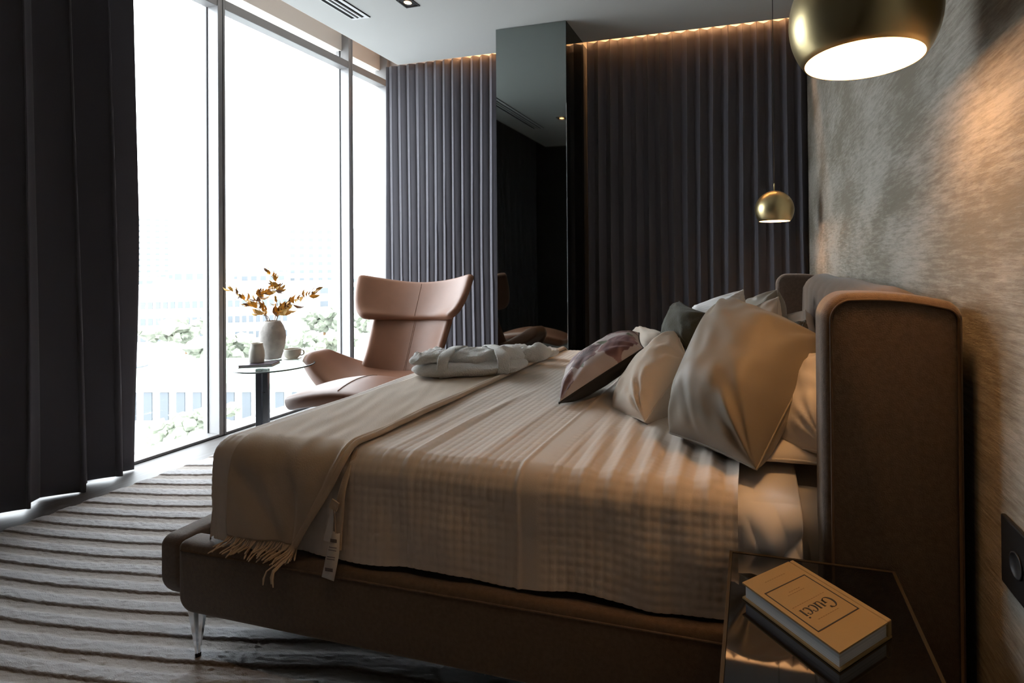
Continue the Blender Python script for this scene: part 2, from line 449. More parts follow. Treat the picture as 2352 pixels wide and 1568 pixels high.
# ------------------------------------------------------------------ rug
RC = None
def rug():
    G = [[(1110,180),(1340,210)],[(950,240),(1100,260),(1350,275)],[(770,315),(900,332),(1350,337)],[(610,355),(700,372),(860,385),(1360,397)],[(340,450),(420,462),(600,475),(1380,485)],
    [(120,530),(300,550),(700,575),(1180,578)],[(0,570),(200,610),(600,640),(1090,655)],[(40,640),(300,685),(600,715),(1090,740)],[(70,720),(300,775),(600,815),(1090,855)],[(0,800),(150,860),(400,920),(700,965),(1100,985)],[(0,980),(300,1025),(700,1075),(1180,1110)],[(0,1160),(400,1190),(800,1220),(1220,1255)],[(0,1370),(500,1390),(1000,1405),(1300,1410)]]
    X, Y, I = [], [], []
    for i, g in enumerate(G):
        for a, b in g:
            p = at_z(a/2.861, 1020+b/2.861, 0.014); X.append(p.x); Y.append(p.y); I.append(i)
    X, Y, I = map(lambda q: np.array(q, float), (X, Y, I))
    def Bs(u, v): return np.stack([1+0*u, u, v, u*u, u*v, v*v], -1)
    c = np.linalg.lstsq(Bs(X+2.4, Y-1.55), I, rcond=None)[0]
    x0, x1, y0, y1 = -3.31, 0.1, 0.25, 2.62
    nx, ny = 340, 600
    xs = np.linspace(x0, x1, nx)[:, None]+0*np.zeros((1, ny)); ys = np.linspace(y0, y1, ny)[None, :]+0*xs
    u = np.clip(xs, -3.3, -1.2)+2.4; v = np.clip(ys, 0.9, 2.65)-1.55
    phi = Bs(u, v) @ c + 10.0*np.clip(0.9-ys, 0, 9)+0.6*np.clip(xs+1.2, 0, 9)
    phi = phi + 0.03*fnoise(xs*7, ys*7) + 0.015*fnoise(xs*41, ys*37)
    f = phi - np.floor(phi)          # groove line at f = 0; far side (f just below 1) is the high pile
    hi = 1/(1+np.exp(-(f-0.45)/0.05)) * (1-np.clip((f-0.965)/0.035, 0, 1)**2)
    z = 0.008 + 0.007*hi + 0.0010*fnoise(xs*140, ys*160) + 0.0007*rng.standard_normal(xs.shape)
    edge = np.minimum(np.minimum(xs-x0, x1-xs), np.minimum(ys-y0, y1-ys))
    z = z*np.clip(edge/0.012, 0.15, 1)
    V = np.stack([xs, ys, z], -1).reshape(-1, 3)
    o = obj('rug', (V, grid_faces(nx, ny)), None)
    # pile colour: high pile paler, low pile tan, from a stored attribute
    at = o.data.attributes.new('pile', 'FLOAT', 'POINT'); at.data.foreach_set('value', hi.ravel().astype(np.float32))
    gr = np.exp(-(np.minimum(f, 1-f)/0.028)**2)*0.9  # brown shadow line below each raised pile edge, put into the colour
    at2 = o.data.attributes.new('groove_shade', 'FLOAT', 'POINT'); at2.data.foreach_set('value', gr.ravel().astype(np.float32))
    m = bpy.data.materials.new('carved_wool'); m.use_nodes = True; nt = m.node_tree; b = nt.nodes['Principled BSDF']; L = nt.links.new
    a = nt.nodes.new('ShaderNodeAttribute'); a.attribute_name = 'pile'
    a2 = nt.nodes.new('ShaderNodeAttribute'); a2.attribute_name = 'groove_shade'
    mx = nt.nodes.new('ShaderNodeMix'); mx.data_type = 'RGBA'; mx.inputs[6].default_value = (0.375, 0.335, 0.30, 1); mx.inputs[7].default_value = (0.45, 0.445, 0.455, 1)
    L(a.outputs['Fac'], mx.inputs[0])
    mg = nt.nodes.new('ShaderNodeMix'); mg.data_type = 'RGBA'; mg.inputs[7].default_value = (0.13, 0.085, 0.06, 1)
    L(a2.outputs['Fac'], mg.inputs[0]); L(mx.outputs[2], mg.inputs[6])
    L(mg.outputs[2], b.inputs['Base Color']); b.inputs['Roughness'].default_value = 0.95
    b.inputs['Sheen Weight'].default_value = 0.3
    tc = nt.nodes.new('ShaderNodeTexCoord'); n = nt.nodes.new('ShaderNodeTexNoise'); n.inputs['Scale'].default_value = 330; n.inputs['Detail'].default_value = 2
    L(tc.outputs['Object'], n.inputs['Vector'])
    bp = nt.nodes.new('ShaderNodeBump'); bp.inputs['Strength'].default_value = 0.5; bp.inputs['Distance'].default_value = 0.003
    L(n.outputs['Fac'], bp.inputs['Height']); L(bp.outputs[0], b.inputs['Normal'])
    o.data.materials.append(m)
    tag(o, 'grey and tan rug with carved curved stripes under the bed', 'rug')
rug()

# ------------------------------------------------------------------ bed
BY0, BY1 = 1.165, 2.985          # outer faces of the side rails
bed = thing('bed', 'wide bed frame upholstered in taupe velvet with winged headboard and chrome legs', 'bed', (-0.65, 2.07, 0))
def round_outline(x0, x1, z0, z1, r00=0.0, r10=0.0, r11=0.0, r01=0.0, n=8):
    """corner radii: (x0,z0),(x1,z0),(x1,z1),(x0,z1)"""
    out = []
    for (cx, cz, r_, a0) in ((x0+r00, z0+r00, r00, 180), (x1-r10, z0+r10, r10, 270), (x1-r11, z1-r11, r11, 0), (x0+r01, z1-r01, r01, 90)):
        k = n if r_ > 0 else 0
        for i in range(k+1):
            a = R(a0+90*(i/k if k else 0)); out.append((cx+r_*math.cos(a), cz+r_*math.sin(a)))
    return out
def rail(y0, y1):
    ol = round_outline(-1.675, 0.16, 0.168, 0.378, r00=0.05, r01=0.02)
    return prism(ol, 'y', y0, y1, 0.02, 4)
s1 = obj('side_rail', rail(BY0, BY0+0.072), m_velvet, bed, angle=60)
s2 = obj('side_rail', rail(BY1-0.072, BY1), m_velvet, bed, angle=60)
obj('piping', tube([(-1.655, BY0-0.0005, 0.356), (0.14, BY0-0.0005, 0.356)], 0.0028, 6), m_velvet, s1)
obj('foot_rail', prism(round_outline(BY0+0.012, BY1-0.012, 0.172, 0.378, 0.09, 0.078, 0.03, 0.03), 'x', -1.765, -1.68, 0.02, 4), m_velvet, bed, angle=60)
obj('slat_base', box(-1.67, 0.16, BY0+0.075, BY1-0.075, 0.21, 0.345), m_black, bed, False)
def dense(ol):
    out = []
    for (a, b), (c, d) in zip(ol, ol[1:]+ol[:1]):
        L_ = math.hypot(c-a, d-b); k = max(1, int(L_/0.03)) if b > 1.0 and d > 1.0 else 1
        out += [(a+(c-a)*i/k, b+(d-b)*i/k) for i in range(k)]
    return out
def wing_ol(x0, x1, z1, r0, r1):
    ol = dense(round_outline(x0, x1, 0.03, z1, r11=r1, r01=r0)); n = []
    for a, b in ol:
        f = (a-x0)/(x1-x0); n.append((a, b+(0.014*math.sin(math.pi*min(1, max(0, f)*0.9))-0.022*f if b > z1-0.12 else 0)))
    return n
w1 = obj('headboard_wing', prism(wing_ol(0.138, 0.408, 1.130, 0.055, 0.03), 'y', BY0, BY0+0.115, 0.02, 4), m_velvet, bed, angle=60)
w2 = obj('headboard_wing', prism(wing_ol(0.120, 0.408, 1.130, 0.055, 0.03), 'y', BY1-0.115, BY1, 0.02, 4), m_velvet, bed, angle=60)
ol = wing_ol(0.158, 0.396, 1.115, 0.04, 0.02)
pip = [(a, BY0-0.0005, b) for a, b in ol]
k0 = next(i for i, p in enumerate(pip) if p[2] > 0.5)
pip = [(pip[k0][0], BY0-0.0005, 0.1)] + pip[k0:]
pip = [p for p in pip if p[2] > 0.5]
pip = [(0.396, BY0-0.0005, 0.1)] + pip + [(0.158, BY0-0.0005, 0.1)]
obj('piping', tube(pip, 0.003, 6), mat('dark_piping', (0.06, 0.035, 0.02), 0.8), w1)
def panel():
    # padded headboard panel with soft vertical tufts
    nu, nv = 90, 24
    V = []
    for i in range(nu):
        y = BY0+0.11+(BY1-BY0-0.22)*i/(nu-1)
        for j in range(nv):
            a = j/(nv-1)
            if a < 0.72: x, z = 0.255, 0.30+(1.06-0.30)*a/0.72
            else:
                th = (a-0.72)/0.28*math.pi; x = 0.33-0.075*math.cos(th); z = 1.06+0.078*math.sin(th)
            x -= 0.008*abs(math.sin((y-BY0)*math.pi*5.5))*math.sin(min(1, a*1.2)*math.pi)
            z -= 0.003*math.sin(y*9)
            e_ = min(y-(BY0+0.11), (BY1-0.11)-y)
            if z > 1.0: z -= (0.012+0.028*max(0, (x-0.26)/0.14))*math.exp(-(e_/0.07)**2)
            V.append((x, y, z))
    VF = (V, [tuple(q) for q in grid_faces(nu, nv).tolist()]+[tuple(range(nv)), tuple(range((nu-1)*nv, nu*nv))[::-1]])
    return join(VF, box(0.30, 0.404, BY0+0.11, BY1-0.11, 0.10, 1.06))
obj('headboard_panel', panel(), m_velvet, bed, angle=50)
def leg(x, y):
    V, F = [], []
    n = 12
    for z, r_ in ((0.0, 0.007), (0.02, 0.008), (0.158, 0.026)):
        for j in range(n):
            a = 2*math.pi*j/n; rr = r_*(1.0 if j % 2 == 0 else 0.62)
            V.append((x+rr*math.cos(a), y+rr*math.sin(a), z+0.02))
    F = [tuple(q) for q in grid_faces(3, n, False, True).tolist()] + [tuple(range(n))[::-1], tuple(range(2*n, 3*n))]
    return V, F
for x, y in ((-1.645, BY0+0.04), (-1.645, BY1-0.04), (0.05, BY0+0.04), (0.05, BY1-0.04)):
    lg = obj('leg', leg(x, y), m_chrome, bed, False)
    obj('foot_pad', lathe([(0.008, 0), (0.008, 0.012)], 10, (x, y, 0.012)), m_black, lg)

# mattress
m_sheet = mat('white_sheet', (0.78, 0.76, 0.76), 0.8, bump=(300, 0.1, 0.001), sheen=0.1)
MX0, MX1, MY0, MY1 = -1.53, 0.245, 1.245, 2.90
matt = thing('mattress', 'white mattress with a dark lower border lying in the bed frame', 'mattress', (-0.64, 2.07, 0.345))
obj('body', box(MX0, MX1, MY0, MY1, 0.475, 0.632, 0.045, 4), m_sheet, matt, angle=60)
m_border = mat('mattress_border', (0.06, 0.058, 0.062), 0.8)
obj('border', box(MX0, MX1, MY0+0.004, MY1-0.004, 0.346, 0.474, 0.01, 2), m_border, matt, angle=60)
m_print = mat('white_print', (0.72, 0.74, 0.78), 0.6)
lb = at_y(812, 1296, MY0)
obj('woven_label', join(*[box(lb.x+i*0.0054, lb.x+i*0.0054+(0.0036 if i > 4 else 0.0054), MY0-0.002, MY0+0.005, 0.372+0.004*(i < 5)*i*0.5, 0.397-(0.0 if i > 4 else (5-i)*0.003)) for i in range(14)]), m_print, matt, False)
lx = at_y(897, 1303, MY0).x
obj('printed_lettering', join(*[xform(box(-0.0012, 0.0012, -0.002, 0.002, -0.008, 0.008), Matrix.Translation((lx+i*0.0062, MY0+0.003, 0.384)) @ Matrix.Rotation(R((-1)**i*20+10), 4, 'Y')) for i in range(9)]), m_print, matt, False)

# ------------------------------------------------------------------ bed linen: draped surfaces
RD = 0.062
QF, QN, QB = -1.602+RD, 1.190+RD, 2.935-RD   # flat-top limits (foot, near, far)
ZT = 0.682
def drape(s, t, lift=0.0, qf=QF, qn=QN, qb=QB, zt=ZT, rd=RD):
    s = np.asarray(s, float); t = np.asarray(t, float)
    ox = np.maximum(0, qf-s); on = np.maximum(0, qn-t); ob = np.maximum(0, t-qb)
    oy = on+ob; sy = np.where(ob > 0, 1.0, -1.0)
    d = np.power(ox**6+oy**6, 1/6.0)
    ln = np.sqrt(ox**2+oy**2)+1e-9
    ux, uy = -ox/ln, sy*oy/ln
    th = np.minimum(d/rd, np.pi/2)
    hor = (rd+lift)*np.sin(th); ver = rd*(1-np.cos(th)) + np.maximum(0, d-rd*np.pi/2)
    bx = np.maximum(s, qf); by = np.clip(t, qn, qb)
    nx, ny, nz = ux*np.sin(th), uy*np.sin(th), np.cos(th)
    X = bx+ux*rd*np.sin(th)+nx*lift; Y = by+uy*rd*np.sin(th)+ny*lift; Z = zt-ver+nz*lift
    N = np.stack([nx, ny, nz], -1)
    return np.stack([X, Y, Z], -1), N, d
def drape1(s, t, lift=0.0):
    p, n, d = drape(np.array([s]), np.array([t]), lift); return Vector(p[0]), Vector(n[0])

m_quilt = mat('cream_quilt_cotton', (0.63, 0.55, 0.475), 0.85, bump=(420, 0.2, 0.0015), sheen=0.15)
def big_folds(S, T, d):
    top = np.exp(-(d/0.12)**2)
    h = 0.0
    for s0, a, w_, sl in ((-0.885, 0.010, 0.016, 0.05), (-0.70, 0.006, 0.03, -0.04), (-0.985, 0.004, 0.02, 0.02)):
        h = h + a*np.exp(-((S-s0-sl*(T-1.47)-0.02*np.sin(T*4+s0*9))/w_)**2)*top*np.exp(-((T-1.47)/0.42)**2)
    m = np.clip((S+0.52)/0.12, 0, 1)
    h = h + m*top*0.0058*(np.sin(2*np.pi*(S+0.05*np.sin(T*4.1))/0.078+0.9*np.sin(T*6.5))*np.exp(-((T-1.42)/0.40)**2))
    side = np.clip((d-0.10)/0.10, 0, 1)
    h = h + side*(0.009*fnoise(S*13, T*4+1)+0.006*fnoise(S*23+4, T*9))
    h = h + 0.003*fnoise(S*7, T*6)
    return h
def quilt():
    c = 0.0236; k = 5
    s = np.arange(QF-0.31, -0.034, c/k); t0, t1 = QN-0.325, QB+0.30
    t = np.arange(t0, t1, c/k)
    S, T = np.meshgrid(s, t, indexing='ij')
    # hem undulation
    on = np.maximum(0, QN-T); T2 = np.where(on > 0, QN-on*(1+0.035*fnoise(S*8, 0*S)), T)
    P, N, d = drape(S, T2)
    band = np.exp(-((S+0.5425)/0.030)**8)
    q = (np.abs(np.sin(np.pi*S/c))*np.abs(np.sin(np.pi*T/c)))**0.30
    line = 0.0030*q*(1-band) + band*0.004
    lip = 0.005*np.exp(-((S+0.575)/0.006)**2)
    h = line + lip + big_folds(S, T, d)
    P = P + N*h[..., None]
    o = obj('quilt', (P.reshape(-1, 3), grid_faces(len(s), len(t))), m_quilt)
    tag(o, 'cream quilted bedspread with a stitched grid spread over the bed', 'bedspread')
quilt()

# flat white sheet showing past the quilt
def sheet():
    s = np.linspace(-0.12, 0.10, 60)
    t = np.concatenate([np.linspace(QN-0.285, QN+0.1, 90), np.arange(QN+0.11, QB+0.1, 0.03)])
    S, T = np.meshgrid(s, t, indexing='ij')
    P, N, d = drape(S, T, -0.006, zt=0.666)
    side = np.clip((d-0.03)/0.1, 0, 1)
    h = side*(0.030*np.abs(fnoise(S*15+2, T*11))+0.016*np.abs(fnoise(S*31, T*24))) + 0.004*fnoise(S*20, T*7)
    h = h*np.clip((S+0.032)/0.03, 0, 1)-0.004
    P = P+N*h[..., None]
    o = obj('bed_sheet', (P.reshape(-1, 3), grid_faces(len(s), len(t))), m_sheet)
    so = o.modifiers.new('thickness', 'SOLIDIFY'); so.thickness = 0.004; so.offset = 1
    tag(o, 'white flat sheet hanging over the side beside the headboard', 'sheet')
sheet()

# throw blanket
m_throw = mat('beige_throw', (0.50, 0.395, 0.29), 0.9, bump=(260, 0.35, 0.002), var=(9, 0.05), sheen=0.2)
throw = thing('throw_blanket', 'beige fringed throw laid across the foot of the bed', 'blanket', (-1.28, 2.05, 0.69))
TS0, TS1, TDROP = -1.475, -1.085, 0.298
def throw_pt(S, T):
    on = np.maximum(0, QN-T)
    f = (S-TS0)/(TS1-TS0)
    S2 = S - 0.15*np.clip((on-0.06)/0.24, 0, 1)**1.2*f**3 - 0.01*np.clip(on/0.1, 0, 1)
    P, N, d = drape(S2, T, 0.009)
    side = np.clip(d/0.12, 0, 1)
    h = 0.0018*fnoise(S*48+14*T, T*11.0)*(1-side*0.3) + 0.002*fnoise(S*19+6*T, T*8)+ side*(0.009*fnoise(S*15+11*T, T*9+S*6)+0.007*np.maximum(0, fnoise(S*26+22*T, T*5)))
    h = h + 0.010*np.exp(-((f-0.80)/0.10)**2)*np.clip((d-0.02)/0.1, 0, 1) + 0.012*np.exp(-((f-0.97)/0.03)**2) + 0.006*np.exp(-((f-0.55-on)/0.06)**2)*side
    return P+N*(np.maximum(h, -0.004)+0.002)[..., None], N
def throw_mesh():
    s = np.linspace(TS0, TS1, 96); t = np.concatenate([np.linspace(QN-TDROP, QN+0.2, 90), np.arange(QN+0.21, QB+0.26, 0.015)])
    S, T = np.meshgrid(s, t, indexing='ij')
    P, N = throw_pt(S, T)
    o = obj('cloth', (P.reshape(-1, 3), grid_faces(len(s), len(t))), m_throw, throw)
    so = o.modifiers.new('thickness', 'SOLIDIFY'); so.thickness = 0.004; so.offset = 1
    # rolled edge beside the quilt
    tt = np.concatenate([np.linspace(QN-TDROP, QN+0.1, 40), np.linspace(QN+0.12, QB, 60)])
    P, N = throw_pt(np.full_like(tt, TS1), tt)
    obj('rolled_edge', tube([tuple(p) for p in P+N*0.002], 0.009, 8), m_throw, o)
    # fringe
    vfs = []
    m_n = 64
    for i in range(m_n):
        f = (i+0.5)/m_n; S = TS0+(TS1-TS0)*f
        P, N = throw_pt(np.array([S]), np.array([QN-TDROP])); p = Vector(P[0]); n = Vector(N[0])
        ln = random.uniform(0.022, 0.045)*(1.5 if f > 0.9 else 1)
        if f > 0.93: ln = random.uniform(0.05, 0.075)
        out = random.uniform(-0.022, -0.004)
        dx = random.uniform(-0.016, 0.014)
        pts = [p, p+Vector((dx*0.3, out*0.8, -ln*0.4)), p+Vector((dx*0.9, out*2.0, -ln*0.55)), p+Vector((dx*1.6, out*2.6-0.004, -ln*0.72))]
        if f > 0.93:
            pts = [p, p+Vector((dx*0.4, -0.02, -ln*0.3)), p+Vector((dx, -0.075, -ln*0.45)), p+Vector((dx*1.4, -0.082, -ln*1.0))]
        vfs.append(tube(spline(pts, 7), [0.0022]*5+[0.0028, 0.0014], 5))
    fr = obj('fringe', join(*vfs), m_throw, throw); fr['kind'] = 'stuff'
    # second folded strip hanging beside the edge
    pts = [drape1(-1.078, QN-0.03, 0.016)[0], drape1(-1.082, QN-0.12, 0.018)[0], drape1(-1.095, QN-0.2, 0.018)[0], drape1(-1.10, QN-0.29, 0.018)[0]]
    obj('folded_strip', tube(spline(pts, 14), [0.006, 0.008, 0.009, 0.010, 0.011, 0.012, 0.013, 0.014, 0.015, 0.015, 0.015, 0.014, 0.013, 0.012], 10, flat=0.35), m_throw, throw)
    # brand ribbon and price tag
    m_tag = mat('paper_tag', (0.62, 0.58, 0.54), 0.7)
    q = drape1(-1.10, QN-0.165, 0.03)[0]
    obj('ribbon_label', xform(box(-0.013, 0.013, -0.002, 0.002, -0.013, 0.013, 0.001, 1), Matrix.Translation(q) @ Matrix.Rotation(R(25), 4, 'Y')), m_throw, throw, False)
    top = at_y(772, 1222, 1.168); bot = at_y(752, 1328, 1.145)
    nv = 10; V = []
    for i in range(nv):
        a = i/(nv-1); c = top.lerp(bot, a) + Vector((0.006*math.sin(a*3.1), -0.006*math.sin(a*math.pi), 0))
        wv = 0.013+0.008*min(1, a*2.5)
        V += [tuple(c+Vector((-wv, 0.002, -0.0))), tuple(c+Vector((wv, -0.001, -0.004*a)))]
    card = obj('price_tag', (V, [tuple(x) for x in grid_faces(nv, 2).tolist()]), m_tag, throw)
    so = card.modifiers.new('thickness', 'SOLIDIFY'); so.thickness = 0.0008
    m_ink = mat('grey_ink', (0.12, 0.10, 0.12), 0.7)
    for a, n_, h_ in ((0.16, 10, 0.004), (0.78, 12, 0.004)):
        vf = []
        c = top.lerp(bot, a)+Vector((0.006*math.sin(a*3.1), -0.006*math.sin(a*math.pi)-0.0018, 0))
        for i in range(n_): vf.append(box(c.x-0.012+i*0.0021, c.x-0.012+i*0.0021+0.0012, c.y-0.0006, c.y, c.z-h_, c.z+h_))
        vf.append(box(c.x-0.012, c.x-0.012+n_*0.0021-0.0009, c.y-0.0005, c.y, c.z-h_-0.0008, c.z-h_+0.0004))
        obj('barcode', join(*vf), m_ink, card, False)
    for a in (0.30, 0.36, 0.50, 0.55):
        c = top.lerp(bot, a)+Vector((0.006*math.sin(a*3.1), -0.006*math.sin(a*math.pi)-0.0018, 0))
        obj('printed_line', box(c.x-0.013, c.x+0.012, c.y-0.0006, c.y, c.z-0.0008, c.z+0.0008), m_ink, card, False)
    t2 = at_y(764, 1170, 1.172); b2 = at_y(752, 1245, 1.166)
    obj('care_tag', (lambda V: (V, [(0, 1, 2, 3)]))([tuple(t2+Vector((-0.004, 0, 0))), tuple(t2+Vector((0.006, 0, 0))), tuple(b2+Vector((0.014, 0, 0.0))), tuple(b2+Vector((-0.014, 0, 0.004)))]), m_tag, throw, False)
    obj('tag_string', tube([q+Vector((0, -0.003, -0.01)), (q+top)/2+Vector((0.004, -0.004, 0)), top+Vector((0, -0.002, -0.002))], 0.0012, 5), m_throw, throw)
throw_mesh()

# ------------------------------------------------------------------ cushions
def pillow_mesh(corners, thick, n=40, pinch=0.07, wr=0.006, seed=0.0, p=2.6, gather=0.0, belly=0.5, rib=None):
    """corners BR, BL, TL, TR in 3D; a soft stuffed square with wrinkles"""
    BR, BL, TL, TR = [np.array(c, float) for c in corners]
    u = np.linspace(-1, 1, n); v = np.linspace(-1, 1, n)
    # denser towards the edges
    u = np.sin(u*np.pi/2)*0.85+u*0.15; v = u.copy()
    U, Vv = np.meshgrid(u, v, indexing='ij')
    # edges bow inwards between the corners
    U2 = U*(1-pinch*(1-Vv**2)*np.abs(U)**2); V2 = Vv*(1-pinch*(1-U**2)*np.abs(Vv)**2)
    a = (U2+1)/2; b = (V2+1)/2       # a: from BL/TL (0) to BR/TR (1); b: bottom to top
    base = ((1-a)*(1-b))[..., None]*BL+(a*(1-b))[..., None]*BR+(a*b)[..., None]*TR+((1-a)*b)[..., None]*TL
    nrm = np.cross(BR-BL, TL-BL); nrm /= np.linalg.norm(nrm)
    prof = np.power(np.clip((1-np.abs(U)**p)*(1-np.abs(Vv)**p), 0, 1), 0.5)
    w1 = fnoise(U*3+seed, Vv*4+seed*1.7); w2 = fnoise(U*8+seed*2, Vv*9-seed)
    rad = np.sqrt(U**2+Vv**2)
    ang = np.arctan2(Vv, U)
    star = np.sin(ang*9+seed*3+2*w1)*np.clip(rad-0.45, 0, 1)*np.clip(1.35-rad, 0, 1)
    tens = 0
    for sx in (-1, 1):
        for sy in (-1, 1):
            du, dv = 1-sx*U+1e-3, 1-sy*Vv+1e-3
            rr = np.hypot(du, dv); th = np.arctan2(dv, du)
            tens = tens + np.sin(th*(11+3*math.sin(seed+sx+2*sy))+seed*5+sx*2+sy+0.8*w1)*np.exp(-rr/0.55)*np.clip(rr*4, 0, 1)
    out = []
    for side, share in ((1, belly), (-1, 1-belly)):
        h = thick*share*2*prof*0.5
        wv = wr*(w1*0.55+0.3*w2+0.5*star+1.9*tens)*np.clip(prof*1.6, 0, 1)*(1 if side > 0 else 0.5)
        if gather: wv = wv+gather*np.sin(U*14+w1*2+seed)*np.clip((np.abs(Vv)-0.45)/0.5, 0, 1)*prof
        if rib: wv = wv+rib[1]*np.abs(np.sin(Vv*rib[0]*np.pi))*prof**0.3
        out.append(base+nrm*(side*(h+wv))[..., None])
    F = grid_faces(n, n)
    V = np.concatenate([out[0].reshape(-1, 3), out[1].reshape(-1, 3)])
    F = np.concatenate([F, F[:, ::-1]+n*n])
    return V, F
def piping_loop(corners, n=40, pinch=0.07, r_=0.003):
    BR, BL, TL, TR = [np.array(c, float) for c in corners]
    pts = []
    e = np.linspace(-1, 1, n)
    for (U, Vv) in ((e, -1+0*e), (1+0*e, e), (-e, 1+0*e), (-1+0*e, -e)):
        U2 = U*(1-pinch*(1-Vv**2)*np.abs(U)**2); V2 = Vv*(1-pinch*(1-U**2)*np.abs(Vv)**2)
        a = (U2+1)/2; b = (V2+1)/2
        q = ((1-a)*(1-b))[:, None]*BL+(a*(1-b))[:, None]*BR+(a*b)[:, None]*TR+((1-a)*b)[:, None]*TL
        pts += [tuple(x) for x in q[:-1]]
    return tube(pts, r_, 6, closed=True)
def cushion(name, label, cat, corners, thick, m, seam=True, m_seam=None, pinch=0.07, **kw):
    c = sum((Vector(x) for x in corners), Vector())/4
    t = thing(name, label, cat, (c.x, c.y, 0.68))
    cv = obj('cover', pillow_mesh(corners, thick, pinch=pinch, **kw), m, t)
    if seam: obj('seam', piping_loop(corners, pinch=pinch), m_seam or m, t)
    return t, cv

m_taupe = mat('taupe_satin', (0.215, 0.18, 0.135), 0.55, bump=(30, 0.1, 0.003), sheen=0.2)
m_creamc = mat('cream_linen', (0.60, 0.51, 0.42), 0.85, bump=(300, 0.25, 0.0015))
m_white = mat('white_pillowcase', (0.74, 0.70, 0.67), 0.8, bump=(25, 0.12, 0.004))
m_olive = mat('olive_velvet', (0.06, 0.056, 0.036), 0.85, bump=(160, 0.5, 0.004), sheen=0.12)
m_charcoal = mat('charcoal_cloth', (0.03, 0.028, 0.028), 0.85, bump=(300, 0.2, 0.001))
m_rib = mat('white_ribbed_cotton', (0.66, 0.64, 0.62), 0.85)

V3 = lambda *a: Vector(a)
# taupe, nearest
P3 = [at_z(1738, 1078, 0.705), at_z(1538, 994, 0.705), at_y(1678, 696, 1.85), at_y(1896, 778, 1.55)]
cushion('large_cushion', 'large taupe satin cushion in front of the near headboard wing', 'cushion', P3, 0.27, m_taupe, pinch=0.03, wr=0.0075, seed=1.2, gather=0.005, n=84, belly=0.62, p=3.0)
# cream
P2 = [at_y(1482, 1000, 1.595), at_y(1405, 948, 1.80), at_y(1557, 760, 2.095), at_y(1582, 828, 1.852)]
P2[0].z = max(P2[0].z, 0.70)
cushion('square_cushion', 'cream linen cushion with stitched tucks between the floral and the taupe one', 'cushion', P2, 0.20, m_creamc, pinch=0.05, wr=0.008, seed=3.3, n=48)
# floral
def floral_material():
    m = bpy.data.materials.new('floral_print'); m.use_nodes = True; nt = m.node_tree; b = nt.nodes['Principled BSDF']; L = nt.links.new
    at = nt.nodes.new('ShaderNodeAttribute'); at.attribute_name = 'print'
    L(at.outputs['Color'], b.inputs['Base Color']); b.inputs['Roughness'].default_value = 0.7
    return m
P1 = [at_y(1284, 940, 1.735), at_y(1300, 862, 2.043), at_y(1468, 764, 2.220), at_y(1478, 800, 1.926)]
P1[0].z = max(P1[0].z, 0.70); P1[1].z = max(P1[1].z, 0.71)
t1 = thing('floral_cushion', 'floral print cushion with charcoal back lying frontmost on the quilt', 'cushion', (P1[0].x, P1[0].y, 0.68))
n1 = 160
Vp, Fp = pillow_mesh(P1, 0.15, n=n1, pinch=0.05, wr=0.005, seed=5.1, belly=0.55)
half = n1*n1
Vf, Vb = Vp[:half], Vp[half:]
fo = obj('front_cover', (Vf, grid_faces(n1, n1)), floral_material(), t1)
obj('back_cover', (Vb, grid_faces(n1, n1)[:, ::-1]), m_charcoal, t1)
obj('seam', piping_loop(P1, pinch=0.05, r_=0.0035), m_charcoal, t1)
